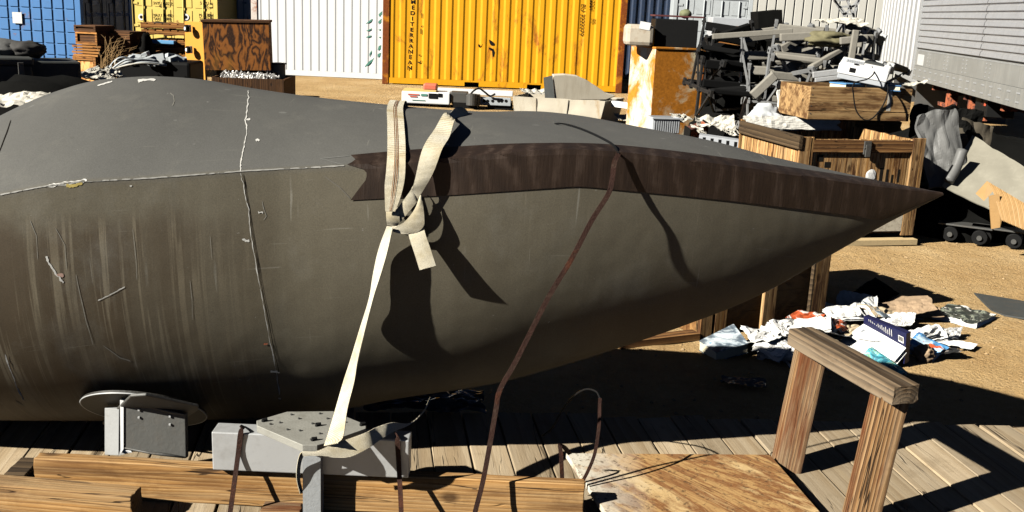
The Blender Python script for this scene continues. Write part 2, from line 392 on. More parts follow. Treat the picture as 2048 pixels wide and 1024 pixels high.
# ================================================================ ground
def gh(x, y):
    k = .028*noise.noise(V((x*.55, y*.55, 1)))+.014*noise.noise(V((x*1.9, y*1.9, 5)))+.006*noise.noise(V((x*6, y*6, 9)))
    return k*min(1, max(.3, 1-(y-12)/25))
def make_ground():
    def axis(lo, dl, dh, hi, st, far):
        a = []; x = dl
        while x < dh: a.append(x); x += st
        b = []; x = dl; k = st
        while x > lo: k *= far; x -= k; b.append(x)
        c = []; x = dh; k = st
        while x < hi: c.append(x); k *= far; x += k
        return b[::-1]+a+c+[hi]
    xs = axis(-140, -4, 6, 140, .07, 1.12); ys = axis(-40, 3.2, 10.5, 200, .07, 1.08)
    mb = MB(); mb.grid([[V((x, y, gh(x, y))) for x in xs] for y in ys])
    m = Mat('desert_sand', .95); v = m.coord()
    c = m.ramp(m.noise(v, .7, 9, .68), [(.3, (.45, .27, .105)), (.5, (.58, .38, .165)), (.7, (.70, .50, .255))])
    c = m.mix(m.math('MULTIPLY', m.mask(m.noise(v, 6, 9, .75), .5, .68), .55), c, (.38, .22, .08))
    c = m.mix(m.math('MULTIPLY', m.mask(m.noise(v, 45, 5, .7), .54, .68), .5), c, (.68, .52, .30))
    c = m.mix(m.math('MULTIPLY', m.mask(m.noise(v, 24, 6, .75), .63, .72), .3), c, (.16, .09, .03))
    h = m.math('ADD', m.math('MULTIPLY', m.noise(v, 5, 9, .72), 1.3), m.math('MULTIPLY', m.noise(v, 40, 5, .7), .4))
    m.col(c).bump(h, 1.0, .05)
    o = mb.build('ground', m.m, None, smooth=True); tag(o, kind='structure')
make_ground()

def pebbles():
    mb = MB(); rnd = random.Random(3)
    for i in range(700):
        if i < 700: x = rnd.uniform(.3, 4.6); y = rnd.uniform(4.4, 9.5)
        else: x = rnd.uniform(-6, 8); y = rnd.uniform(13, 24)
        if (1.2 < x < 2.2 and 5.8 < y < 7): continue
        s = rnd.choice((.004, .005, .007, .012))*(1 if y < 10 else 2.2)
        z = gh(x, y); c = V((x, y, z+s*.3)); a = rnd.uniform(0, 3)
        p = [c+V((math.cos(a+k*2*math.pi/5)*s*rnd.uniform(.7, 1.3), math.sin(a+k*2*math.pi/5)*s*rnd.uniform(.7, 1.3), 0)) for k in range(5)]
        n = len(mb.v); mb.v += p+[c+V((rnd.uniform(-.3, .3)*s, 0, s*.8)), c-V((0, 0, s))]
        for k in range(5): mb.f.append((n+k, n+(k+1) % 5, n+5)); mb.f.append((n+(k+1) % 5, n+k, n+6))
    tag(mb.build('pebbles', flat('pebble_stone', (.36, .25, .13), .9, var=.6, scale=3), None), 'scattered small pebbles on the sand', 'pebbles', kind='stuff')
pebbles()

# ================================================================ the grey fuselage nose
PSI = R(1.5); AX = V((math.cos(PSI), math.sin(PSI), 0)); NX = V((-math.sin(PSI), math.cos(PSI), 0)); HO = V((0, 3.78, 0))
T_top = [(-500, 500), (-250, 375), (0, 235), (50, 209), (100, 187), (180, 163), (250, 155), (300, 153), (350, 155), (400, 160), (500, 178), (600, 193), (700, 205), (785, 214), (900, 226), (1000, 236), (1110, 246), (1250, 262), (1350, 272), (1450, 290), (1550, 318), (1650, 342), (1750, 362), (1840, 379), (1890, 388)]
T_chi = [(-500, 540), (-250, 455), (0, 390), (60, 378), (100, 371), (150, 364), (220, 360), (300, 356), (490, 342), (700, 331), (800, 327), (900, 318), (1000, 309), (1070, 303), (1140, 301), (1240, 306), (1400, 325), (1600, 352), (1750, 372), (1890, 388)]
T_wid = [(-500, .82), (-250, .90), (0, .90), (200, .87), (500, .81), (700, .77), (800, .745), (1000, .68), (1240, .55), (1500, .36), (1700, .175), (1800, .08), (1890, .003)]
T_key = [(-500, 780), (0, 800), (500, 800), (700, 778), (800, 758), (1000, 730), (1100, 706), (1200, 678), (1350, 632), (1500, 578), (1650, 502), (1770, 442), (1890, 389)]
def rayplane(px, py, b):
    d = ray(px, py); o = HO+NX*b; t = (o-CAM).dot(NX)/d.dot(NX); return CAM+d*t
def hull_section(s):
    wd = spl(T_wid, s)*.95; b0 = -.34*max(0, (s-560)/1330)**1.25; c = rayplane(s, spl(T_chi, s), b0-wd); a = (c-HO).dot(AX)
    def solve(tab):
        lo, hi = .2, 2.2
        for _ in range(40):
            z = (lo+hi)/2; p = HO+AX*a+NX*b0+V((0, 0, z)); x, y = proj(p)
            if y < spl(tab, x): hi = z
            else: lo = z
        return (lo+hi)/2
    zk = solve(T_key); zk = .5*(zk+.43+math.sqrt((zk-.43)**2+.003))
    return a, wd, c.z, max(solve(T_top), c.z+.001), min(zk, c.z-.001), b0
NS = 150; NU = 22; NL = 30
hull = thing('fuselage_nose', 'large pointed grey fuselage nose lying across the plank deck, bare brown strip along its edge', 'aircraft nose', (0, 4.0, .4))
sv = []; sf = []; suv = []
secs = []
for i in range(NS+1):
    t = i/NS; s = -500+2388*(t if t < .8 else t)
    secs.append(hull_section(s))
def sec_upper(q, u):      # u 0 near chine .. 1 ridge .. 2 far chine
    a, wd, zc, zt, zb, b0 = q; k = 1-abs(1-u); b = -wd*(1-u) if u <= 1 else wd*(u-1)
    return HO+AX*a+NX*(b+b0)+V((0, 0, zc+(zt-zc)*(1-(1-k)**1.6)))
def sec_lower(q, u):
    a, wd, zc, zt, zb, b0 = q; k = u if u <= 1 else 2-u; ang = k*math.pi/2
    fat = min(1, max(0, (wd-.05)/.55)); e1 = lerp(.46, .64, fat); e2 = lerp(1.0, .92, fat)
    bul = 1+.03*fat*math.sin(min(1, k*1.6)*math.pi)
    b = wd*max(0, math.cos(ang))**e1*bul; z = zc-(zc-zb)*math.sin(ang)**e2
    return HO+AX*a+NX*(b0+(-b if u <= 1 else b))+V((0, 0, z))
def hull_grid(fn, n, sgn):
    n0 = len(sv)
    for q in secs:
        arc = 0; last = None
        for j in range(n+1):
            p = fn(q, 2*j/n)
            if last is not None: arc += (p-last).length
            last = p; sv.append(p); suv.append((q[0], arc*sgn))
    for i in range(NS):
        for j in range(n):
            k = n0+i*(n+1)+j; sf.append((k, k+1, k+n+2, k+n+1))
hull_grid(sec_upper, NU*2, 1); nup = len(sf); hull_grid(sec_lower, NL*2, -1)
# close the left end
m0 = len(sv); q = secs[0]; sv.append(HO+AX*q[0]+V((0, 0, q[2]))); suv.append((0, 0))
for j in range(NU*2): sf.append((j, j+1, m0))
b0 = (NS+1)*(NU*2+1)
for j in range(NL*2): sf.append((b0+j+1, b0+j, m0))
BVH = BVHTree.FromPolygons([tuple(v) for v in sv], sf)
def hit(px, py, off=.0015):
    d = ray(px, py).normalized(); loc, nor, idx, dist = BVH.ray_cast(CAM, d)
    if loc is None:
        t = 4.0/d.y*1.0; loc, nor, idx, dist = BVH.find_nearest(CAM+d*t)
    if nor.dot(d) > 0: nor = -nor
    return V(loc)+V(nor)*off
def hull_material():
    m = Mat('hull_grey_paint', .62); v = m.coord(); uv = m.coord((1, 1, 1), 'UV')
    sp = m.n('SeparateXYZ'); m.l(uv, sp.inputs[0]); U = sp.outputs[0]; W = sp.outputs[1]     # W>0 upper, <0 lower side
    base = m.mix(m.noise(v, 2.2, 6), (.086, .085, .079), (.112, .110, .099))
    low = m.mask(W, .02, -.02)
    base = m.mix(low, base, m.mix(m.noise(v, 2.6, 6, .6), (.096, .083, .056), (.130, .117, .086)))
    # weathered darker patch on the left flank with runs
    pf = m.math('ADD', U, m.math('MULTIPLY', m.noise(v, 2.2, 6), .9))
    pm = m.math('MULTIPLY', m.mask(pf, -.25, -.75), m.mask(m.math('ADD', W, m.math('MULTIPLY', m.noise(v, 3, 6), .30)), .06, -.02))
    pm = m.math('MULTIPLY', pm, low)
    base = m.mix(m.math('MULTIPLY', pm, .74), base, (.050, .034, .019))
    runs = m.noise(m.coord((46, 1.1, 1), 'UV', rot=(0, 0, .05)), 1.0, 3, .55, .45)
    rb = m.mask(m.noise(m.coord((2.0, 1.7, 1), 'UV'), 1.0, 4), .36, .56)
    rm = m.math('MULTIPLY', m.math('MULTIPLY', m.mask(runs, .52, .60), rb), pm)
    base = m.mix(m.math('MULTIPLY', rm, .75), base, (.21, .18, .125))
    # broad pale rubbed areas and fine runs over the whole flank
    st = m.mask(m.noise(m.coord((10, .5, 1), 'UV'), 1.0, 6, .65), .46, .7)
    base = m.mix(m.math('MULTIPLY', m.math('MULTIPLY', st, low), .40), base, (.15, .135, .098))
    fr = m.mask(m.noise(m.coord((95, 1.6, 1), 'UV'), 1.0, 3, .6), .60, .68)
    base = m.mix(m.math('MULTIPLY', m.math('MULTIPLY', fr, low), m.math('MULTIPLY', m.mask(m.noise(m.coord((1.6, 2, 1), 'UV'), 1.5, 4), .45, .65), .35)), base, (.17, .15, .11))
    rub = m.mask(m.noise(m.coord((1.3, 1.0, 1), 'UV', rot=(0, 0, .6)), 2.2, 7, .7), .54, .68)
    base = m.mix(m.math('MULTIPLY', rub, .30), base, (.18, .172, .145))
    # bleached spots on the upper skin
    vo = m.n('TexVoronoi'); vo.inputs['Scale'].default_value = 9; vo.inputs['Randomness'].default_value = 1
    wob = m.n('VectorMath', operation='ADD'); m.l(m.coord((1, 1.3, 1), 'UV'), wob.inputs[0]); cbn = m.n('CombineXYZ'); m.l(m.math('MULTIPLY', m.noise(v, 14, 4), .05), cbn.inputs[0]); m.l(cbn.outputs[0], wob.inputs[1]); m.l(wob.outputs[0], vo.inputs['Vector'])
    sep = m.n('SeparateColor'); m.l(vo.outputs['Color'], sep.inputs[0])
    rad = m.math('MULTIPLY', sep.outputs[1], .16)
    spot = m.math('MULTIPLY', m.math('MULTIPLY', m.mask(m.math('SUBTRACT', rad, vo.outputs['Distance']), 0, .05), m.mask(sep.outputs[0], .45, .9)), m.mask(W, .0, .03))
    base = m.mix(m.math('MULTIPLY', spot, .4), base, (.27, .27, .25))
    # scratches: thin diagonal and level strokes
    for (sx, sy, rz, lo_, op) in ((2.2, 60, .55, .70, .5), (3, 80, -.25, .71, .4), (70, 3, .15, .70, .5)):
        k_ = m.mask(m.noise(m.coord((sx, sy, 1), 'UV', rot=(0, 0, rz)), 1.0, 2, .5, .2), lo_, lo_+.04)
        k_ = m.math('MULTIPLY', k_, m.mask(m.noise(v, 3.3, 3), .45, .6)); base = m.mix(m.math('MULTIPLY', k_, op), base, (.26, .25, .21))
    dk_ = m.mask(m.noise(v, 26, 7, .75), .66, .72); base = m.mix(m.math('MULTIPLY', dk_, .5), base, (.03, .026, .02))
    wh_ = m.mask(m.noise(v, 34, 5, .7), .70, .73); base = m.mix(m.math('MULTIPLY', wh_, .6), base, (.34, .33, .30))
    grain = m.noise(v, 240, 3, .7)
    base = m.mix(1.0, base, m.ramp(grain, [(.3, (.82,)*3), (.7, (1.16,)*3)]), 'MULTIPLY')
    m.col(base)
    m.rough(m.math('ADD', .5, m.math('MULTIPLY', m.noise(v, 5, 5), .22)))
    m.bump(m.math('ADD', m.noise(v, 2.4, 3), m.math('MULTIPLY', grain, .04)), .3, .03)
    return m.m
M_HULL = hull_material()
mb = MB(); mb.v = sv; mb.f = sf
shell = mb.build('shell', M_HULL, hull, smooth=True, fix=False)
uvl = shell.data.uv_layers.new(name='UVMap')
for lp in shell.data.loops: uvl.data[lp.index].uv = suv[lp.vertex_index]

# bare brown strip wrapped over the hard edge
T_u = [(690, 313), (720, 310), (800, 303), (900, 296), (1000, 290), (1080, 288), (1160, 288), (1240, 292), (1400, 310), (1600, 339), (1750, 362), (1886, 387)]
T_l = [(690, 401), (705, 400), (800, 395), (900, 390), (1000, 383), (1100, 376), (1160, 373), (1240, 380), (1400, 395), (1500, 406), (1600, 418), (1700, 430), (1768, 438), (1830, 413), (1886, 389)]
T_edge = [(310, 700), (322, 712), (333, 690), (336, 724), (348, 735), (362, 731), (378, 718), (400, 701)]
def strip_rows():
    rows = []
    vs = [0, .25, .5, .75, 1] + [1+k/9 for k in range(1, 10)]
    for v in vs:
        r = []
        for i in range(171):
            f = i/170
            x0 = 705
            def yy(x): 
                c = spl(T_chi, x); return lerp(spl(T_u, x), c, v) if v <= 1 else lerp(c, spl(T_l, x), v-1)
            x0 = curve(T_edge, yy(706)); x = lerp(x0, 1885, f); y = yy(x)
            if x > 1768 and v > 1: y = lerp(spl(T_chi, x), lerp(spl(T_l, x), spl(T_chi, x), .04), v-1)
            r.append(hit(x, y, .0035))
        rows.append(r)
    return rows
m = Mat('bare_brown_composite', .6); v = m.coord((1, 1, 1))
wv = m.n('TexWave'); wv.bands_direction = 'X'; wv.inputs['Scale'].default_value = 5; wv.inputs['Distortion'].default_value = 9; wv.inputs['Detail'].default_value = 4; m.l(m.coord((1, 1, .5), rot=(0, R(18), 0)), wv.inputs['Vector'])
c = m.ramp(m.math('ADD', m.math('MULTIPLY', wv.outputs['Fac'], .16), m.math('ADD', m.math('MULTIPLY', m.noise(m.coord((26, 26, 4)), 1.6, 5, .65), .45), m.math('MULTIPLY', m.noise(v, 6, 8, .7), .5))), [(.3, (.009, .005, .0035)), (.6, (.024, .014, .009)), (.82, (.070, .048, .036))])
m.col(c).bump(m.noise(m.coord((30, 30, 3)), 4, 4), .3, .004); M_STRIP = m.m
mb = MB(); mb.grid(strip_rows()); mb.build('edge_strip', M_STRIP, hull, fix=False)
# rust run near the tip
def pxribbon(pts, wd, off=.004, nsub=4, jit=0, seed=0):
    """narrow ribbon lying on the hull along photographed points, width in pixels"""
    off = min(off, .0012)+.0001*(seed % 5); nsub = nsub*3; L = []; R_ = []
    pp = []
    for (x0, y0), (x1, y1) in zip(pts, pts[1:]):
        for k in range(nsub): pp.append((lerp(x0, x1, k/nsub), lerp(y0, y1, k/nsub)))
    pp.append(pts[-1])
    for i, (x, y) in enumerate(pp):
        a = pp[max(0, i-1)]; b = pp[min(len(pp)-1, i+1)]; dx, dy = b[0]-a[0], b[1]-a[1]; l = math.hypot(dx, dy) or 1
        e = min(1, min(i, len(pp)-1-i)/2+.15) if jit else 1
        ww = [max(.12, 1+1.7*jit*noise.noise(V((i*.17+q*9.1, seed*3.3, q))))*wd*e for q in (0, 1)]; ox = jit*noise.noise(V((i*.11, seed*1.7, 5)))*wd*1.0
        L.append(hit(x-dy/l*ww[0]/2+ox, y+dx/l*ww[0]/2, off)); R_.append(hit(x+dy/l*ww[1]/2+ox, y-dx/l*ww[1]/2, off))
    return MB().grid([L, R_])
CHIP = flat('chipped_filler', (.55, .54, .50), .9, var=.3, scale=60)
CHIPD = flat('crack_dark', (.012, .010, .008), .9)
pxribbon([(1790, 385), (1786, 400), (1779, 420), (1773, 436)], 6, .005, jit=.3).build('rust_run', P_RUSTBR, hull, fix=False)
pxribbon([(496, 181), (497, 196), (494, 215), (491, 240), (494, 262), (489, 285), (485, 310), (481, 330), (481, 343)], 1.9, .0015, 8, 1.0, 1).build('panel_seam', CHIP, hull, fix=False)
pxribbon([(480, 346), (487, 370), (491, 395), (497, 420), (500, 460), (508, 510), (517, 560), (528, 620), (541, 690), (553, 745), (559, 790)], 1.2, .0015, 8, 1.1, 2).build('panel_seam', CHIP, hull, fix=False)
pxribbon([(486, 347), (495, 396), (505, 461), (522, 560), (546, 690), (558, 745)], 1.2, .0022, 6, .6, 5).build('seam_crack', CHIPD, hull, fix=False)
pxribbon([(0, 390), (60, 378), (100, 371), (150, 364.5), (220, 360.5), (300, 356.5), (400, 349), (490, 342), (600, 336.5), (688, 331.5)], 1.3, .002, 14, .8, 4).build('edge_highlight', flat('edge_highlight_paint', (.24, .235, .215), .7, var=.3, scale=40), hull, fix=False)  # pale line along the hard edge, highlight put into the colour
pxribbon([(95, 373), (120, 368), (150, 365), (175, 361)], 4.5, .005, 6, .6, 5).build('chip', CHIP, hull, fix=False)
pxribbon([(133, 371), (148, 371), (166, 366)], 6, .004, 6, .5, 6).build('chip', flat('yellow_foam', (.42, .33, .10), .9, var=.4), hull, fix=False)
pxribbon([(195, 172), (212, 167), (225, 163)], 2.5, .004, 5, .7, 7).build('chip', CHIP, hull, fix=False)
pxribbon([(276, 164), (286, 160), (312, 160)], 5, .004, 5, .6, 8).build('chip', CHIP, hull, fix=False)
pxribbon([(22, 240), (14, 265), (0, 300), (-12, 330)], 1.6, .003, 4, .2, 9).build('seam_crack', CHIPD, hull, fix=False)
pxribbon([(92, 512), (99, 528), (110, 545), (120, 556), (126, 566)], 3.5, .003, 6, .9, 10).build('scratch', CHIP, hull, fix=False)
pxribbon([(112, 548), (130, 552)], 5, .003, 4, .7, 11).build('chip', flat('pink_filler', (.38, .25, .2), .9), hull, fix=False)
pxribbon([(10, 708), (22, 745), (34, 775), (48, 800)], 2.0, .003, 6, .8, 12).build('panel_seam', CHIP, hull, fix=False)
pxribbon([(196, 601), (215, 592), (232, 583), (250, 573)], 1.8, .003, 6, .7, 13).build('scratch', CHIP, hull, fix=False)
for k, (x, y, r) in enumerate(((494, 482, 5), (487, 479, 3), (551, 744, 7), (531, 688, 4), (895, 290, 3), (1140, 294, 4), (497, 240, 4), (515, 281, 4), (559, 797, 3), (262, 372, 2), (640, 335, 2), (930, 300, 2.5), (520, 425, 5))):
    pxribbon([(x-r, y), (x, y-r*.2), (x+r, y+r*.2)], r*.9, .0035, 3, .9, 20+k).build('chip', CHIP if k not in (3,) else P_RUSTBR, hull, fix=False)
SCUF = flat('scuff_pale', (.22, .21, .18), .8, var=.3, scale=50)
for k, (pts, wd) in enumerate((([(340, 186), (347, 192), (349, 203), (344, 212)], 1.6), ([(152, 548), (160, 590), (172, 640), (186, 690)], 2), ([(205, 690), (240, 715), (262, 722)], 2.2), ([(380, 560), (384, 600), (385, 640)], 1.2), ([(420, 470), (424, 520)], 1.1), ([(60, 440), (72, 470), (76, 520)], 1.4), ([(110, 455), (130, 490), (133, 540)], 1.4), ([(265, 455), (272, 520), (274, 560)], 1.3), ([(476, 757), (484, 760)], 1.6), ([(494, 762), (502, 756)], 1.6), ([(524, 402), (528, 420), (533, 432), (527, 440)], 1.6), ([(30, 800), (48, 812)], 1.6))):
    pxribbon(pts, wd*.8, .001, 4, .45, 60+k).build('scuff', SCUF, hull, fix=False)
# line where filler meets the strip
pxribbon([(690, 331), (640, 318), (700, 312)], 1.2, .002, 4, .3, 40).build('scratch', flat('scuff_grey', (.14, .14, .13), .8), hull, fix=False)
pxribbon([(648, 352), (680, 375), (702, 398)], 1.6, .002, 4, .3, 41).build('scratch', flat('scuff_grey_light', (.13, .12, .10), .8), hull, fix=False)

# mounting plate and welded bracket under the belly
pc = hit(292, 806, 0); th = R(52)
pn = V((0, -math.cos(th), -math.sin(th)))
px_ = V((1, 0, .0)); py_ = pn.cross(px_).normalized(); pc = pc+pn*.015
def plate_pt(r, a): return pc+px_*(r*math.cos(a))+py_*(r*math.sin(a))
mb = MB(); n = 64
mb.prism([plate_pt(.200, 2*math.pi*k/n) for k in range(n)], pn*.012)
mplate = mb.build('mounting_plate', paint('plate_dark', (.030, .028, .024), var=.4, dirt=.4, dirtcol=(.08, .075, .06)), hull)
mb = MB(); mb.tube([plate_pt(.202, 2*math.pi*k/n)+pn*.010 for k in range(n+1)], .0025, 6, False); mb.build('plate_rim', P_ALUB, mplate, smooth=True)
YB = pc.y-.13
def bq(px, py, d=0): return atY(px, py, YB+d)
def pq(px, py, o=.028):
    d = ray(px, py); c = pc+pn*o; return CAM+d*((c-CAM).dot(pn)/d.dot(pn))
mb = MB(); mb.prism([pq(208, 846), pq(206, 841), pq(262, 787), pq(292, 785), pq(398, 808), pq(397, 815), pq(372, 832), pq(245, 812)], pn*.010)
mb.build('bracket_top', P_STEEL, mplate, bevel=.003)
mb = MB(); mb.prism([bq(247, 801), bq(370, 828), bq(372, 917), bq(247, 898)], (.004, .016, 0)); mb.build('bracket_flange', paint('bracket_shaded', (.10, .10, .092), var=.3, dirt=.4), mplate, bevel=.002)  # flange face darkened, its shade put into the colour
mb = MB(); mb.prism([bq(240, 800, -.004), bq(247, 801, -.004), bq(247, 898, -.004), bq(241, 908, -.004)], (0, .015, 0)); mb.build('bracket_edge', WHITE, mplate)  # white edge and foot: sunlight put into the colour
mb = MB(); mb.prism([bq(209, 816, .07), bq(238, 818, .02), bq(237, 911, .02), bq(209, 910, .07)], (.006, .015, 0)); mb.build('bracket_web', paint('bracket_lit', (.28, .285, .28), var=.15, dirt=.4), mplate, bevel=.002)  # sunlit side of the bracket, painted lighter than the flange
mb = MB(); mb.prism([bq(237, 911, .02), bq(241, 899, 0), bq(262, 902, 0), bq(264, 905, .0)], (0, .05, 0)); mb.build('bracket_foot', WHITE, mplate)
mb = MB()
for x, y in ((278, 820), (278, 835), (340, 833), (340, 849)): MB().obox(bq(x, y, -.003), (.007, .006, .007)).build('bolt_head', P_ALUB, mplate, bevel=.001)
MB().tube([bq(250, 803, -.002), bq(275, 806, -.004), bq(305, 815, -.002), bq(340, 824, -.004), bq(368, 829, -.002)], [.004, .006, .004, .006, .004], 6).build('weld_bead', P_STEEL, mplate, smooth=True); mb = MB(); mb.tube([bq(250, 896, -.002), bq(300, 906, -.004), bq(320, 908, -.006), bq(370, 915, -.002)], [.003, .004, .006, .003], 6)
mb.build('weld_bead', P_STEEL, mplate, smooth=True)

# ================================================================ webbing strap
def cat(P, t):
    n = len(P)-1; i = min(int(t), n-1); f = t-i
    a, b = P[i], P[i+1]; m0 = (b-P[i-1])*.5 if i > 0 else (b-a); m1 = (P[i+2]-a)*.5 if i+2 <= n else (b-a)
    return a*(2*f**3-3*f*f+1)+m0*(f**3-2*f*f+f)+b*(-2*f**3+3*f*f)+m1*(f**3-f*f)
def ribbon(rows, nsub=7, nx=6, bulge=0, mb=None):
    A = [V(r[0]) for r in rows]; B = [V(r[1]) for r in rows]; g = []
    N = (len(rows)-1)*nsub
    for i in range(N+1):
        t = i/nsub; a = cat(A, t); b = cat(B, t)
        g.append([lerp(a, b, k/nx)+V((0, -bulge, bulge*.3))*math.sin(math.pi*k/nx) for k in range(nx+1)])
    mb = mb or MB(); return mb.grid(g)
def webbing():
    m = Mat('cream_webbing', .9); v = m.coord()
    c = m.ramp(m.noise(v, 7, 6, .65), [(.3, (.40, .32, .17)), (.5, (.59, .53, .39)), (.72, (.70, .66, .54))])
    wv = m.noise(v, 420, 2, .6)
    c = m.mix(1.0, c, m.ramp(wv, [(.3, (.78,)*3), (.7, (1.1,)*3)]), 'MULTIPLY')
    m.col(c)
    w2 = m.n('TexWave'); w2.bands_direction = 'Z'; w2.inputs['Scale'].default_value = 90; w2.inputs['Distortion'].default_value = 1.2; m.l(v, w2.inputs['Vector'])
    m.bump(m.math('ADD', w2.outputs['Fac'], wv), .55, .003); return m.m
WEB = webbing(); STITCH = flat('brown_thread', (.20, .085, .03), .9)
strap = thing('tie_down_strap', 'cream webbing strap knotted around the grey nose and looped over the metal stake', 'strap', tuple(hit(800, 440, .05)))
def hy(px, py, off): return hit(px, py, off)
YK = hit(805, 440, 0).y
top = []
q0 = hy(775, 218, .006); q1 = hy(806, 220, .006)
top.append((q0+V((0, .30, -.10)), q1+V((0, .30, -.10)))); top.append((q0+V((0, .12, .012)), q1+V((0, .12, .012))))
for y, xl, xr, off in ((218, 774, 806, .007), (250, 774.5, 808, .007), (290, 775, 811, .008), (322, 775, 812, .014), (345, 773, 811, .022), (368, 771, 808, .032), (394, 772, 801, .045), (416, 773, 792, .055)):
    top.append((hy(xl, y, off), hy(xr, y, off)))
ribbon(top, 6, 6).build('strap_band', WEB, strap, smooth=True, solid=.0022, fix=False)
def stitch(fr, off=.0035):
    L = []; 
    for i in range((len(top)-1)*5+1):
        t = i/5; a = cat([r[0] for r in top], t); b = cat([r[1] for r in top], t); d = (b-a)
        p = lerp(a, b, fr); nn = V((0, -1, .5)).normalized()*off; L.append((p+nn-d*.018, p+nn+d*.018))
    return ribbon(L, 1, 1)
for fr in (.42, .52, .60): stitch(fr).build('stitching', STITCH, strap, fix=False)
up = []
for (a, b, c, d, o1, o2) in ((822, 384, 835, 397, .035, .035), (830, 360, 866, 345, .04, .032), (848, 319, 886, 318, .035, .03), (871, 278, 900, 292, .035, .03), (888, 249, 909, 265, .04, .04)):
    up.append((hy(a, b, o1), hy(c, d, o2)))
rY = hit(905, 236, 0).y
up += [(atY(899, 227, rY-.02), atY(914, 244, rY-.02)), (atY(909, 217, rY+.05), atY(926, 234, rY+.06)), (atY(921, 214, rY+.12), atY(936, 230, rY+.14)), (atY(934, 222, rY+.2), atY(941, 238, rY+.22)), (atY(938, 240, rY+.26), atY(944, 256, rY+.3))]
ribbon(up, 7, 6, .001).build('strap_band', WEB, strap, smooth=True, solid=.0022, fix=False)
lo = []
for (a, b, c, d, f) in ((774, 452, 786, 454, 0), (757, 500, 775, 504, .10), (746, 550, 762, 549, .2), (738, 598, 748, 593, .31), (719, 660, 731, 658, .45), (701, 720, 716, 720, .58), (687, 763, 709, 763, .68), (670, 822, 695, 819, .82), (656, 868, 687, 872, .94), (648, 892, 676, 886, 1.0)):
    hY = min(hit((a+c)/2, min(760, (b+d)/2), 0).y, YK+.12); Y = lerp(hY-.022-.02*max(0, .1-f)*10, 2.77, max(0, (f-.47)/.53)**.9); wv = max(0, .072**2-(atY(c, d, Y)-atY(a, b, Y)).length_squared)**.5*min(1, f*8+.25)*(.5 if f < .5 else .6); lo.append((atY(a, b, Y), atY(c, d, Y-wv)))
ribbon(lo, 6, 5, 0).build('strap_band', WEB, strap, smooth=True, solid=.0022, fix=False)
l2 = []
for (a, b, c, d, f) in ((604, 903, 606, 912, 0), (634, 902, 642, 911, .06), (666, 888, 672, 915, .14), (697, 878, 702, 913, .25), (732, 865, 737, 896, .37), (752, 855, 760, 880, .47), (785, 845, 785, 864, .6), (820, 846, 822, 848, .75), (846, 822, 848, 824, .86), (860, 794, 863, 796, 1)):
    Y = curve([(0, 2.765), (.37, 2.77), (.6, 2.82), (.75, 2.92), (1, 3.25)], f); l2.append((atY(a, b, Y), atY(c, d, Y)))
ribbon(l2, 6, 5, .001).build('strap_band', WEB, strap, smooth=True, solid=.0022, fix=False)
l3 = []
for (a, b, c, d, Y) in ((612, 900, 612, 911, 2.815), (600, 908, 606, 914, 2.815), (594, 930, 601, 932, 2.83), (593, 958, 600, 958, 2.84), (600, 988, 606, 985, 2.86)): l3.append((atY(a, b, Y), atY(c, d, Y+.02)))
ribbon(l3, 6, 4).build('strap_band', WEB, strap, smooth=True, solid=.0022, fix=False)
def kz(x, y): return 650+x/2.438, 180+y/2.438
def kp(x, y, d): px, py = kz(x, y); return atY(px, py, YK-d*.48)
mb = MB()
ribbon([(kp(300, 568, .05), kp(352, 572, .045)), (kp(298, 600, .085), kp(362, 605, .085)), (kp(300, 635, .085), kp(362, 640, .085)), (kp(303, 657, .055), kp(350, 667, .06))], 6, 6, .003, mb)
ribbon([(kp(352, 578, .075), kp(368, 645, .075)), (kp(385, 535, .085), kp(408, 595, .085)), (kp(418, 488, .07), kp(446, 548, .075)), (kp(428, 470, .05), kp(452, 530, .05))], 6, 6, .002, mb)
ribbon([(kp(464, 512, .06), kp(471, 516, .06)), (kp(441, 575, .085), kp(479, 572, .08)), (kp(405, 625, .10), kp(484, 628, .095)), (kp(375, 652, .10), kp(480, 664, .095)), (kp(350, 664, .09), kp(440, 695, .09)), (kp(330, 664, .075), kp(345, 692, .075))], 6, 6, .003, mb)
ribbon([(kp(325, 664, .07), kp(332, 690, .07)), (kp(360, 668, .08), kp(370, 700, .08)), (kp(420, 670, .075), kp(430, 700, .075)), (kp(478, 650, .06), kp(482, 678, .06))], 5, 5, .002, mb)
knot = mb.build('knot', WEB, strap, smooth=True, solid=.0022, fix=False)
ribbon([(kp(404, 690, .07), kp(482, 672, .08)), (kp(416, 735, .085), kp(492, 710, .10)), (kp(436, 795, .09), kp(513, 770, .11)), (kp(462, 878, .09), kp(541, 856, .115))], 6, 6, .003).build('strap_tail', WEB, strap, smooth=True, solid=.0022, fix=False)

# ================================================================ thin rusty banding over the nose
def flatbar(pts, w=.012, t=.002, mb=None, vert=V((0, -1, 0))):
    rows = []
    for i, p in enumerate(pts):
        a = pts[max(0, i-1)]; b = pts[min(len(pts)-1, i+1)]; d = (b-a).normalized(); s = d.cross(vert)
        s = s.normalized() if s.length > 1e-3 else V((1, 0, 0)); rows.append((p-s*w/2, p+s*w/2))
    return ribbon(rows, 5, 2, 0, mb)
band = thing('long_steel_band', 'long rusty steel band running over the nose tip and down to the deck', 'steel band', tuple(atY(951, 1021, 3.0)))
pts = [hy(1110, 247, .004)+V((0, .12, -.03)), hy(1112, 249, .004), hy(1135, 252, .005), hy(1165, 262, .006), hy(1200, 279, .008), hy(1225, 297, .012), hy(1234, 308, .016)]
flatbar(pts, .006, mb=None, vert=V((0, -.4, 1))).build('band_end', CABLE, band, solid=.004, fix=False)
pts = [hy(1234, 306, .016), atY(1229, 325, hit(1229, 330, 0).y-.03), atY(1224, 360, hit(1224, 360, 0).y-.05), atY(1216, 389, hit(1216, 389, 0).y-.07)]
Y0 = pts[-1].y
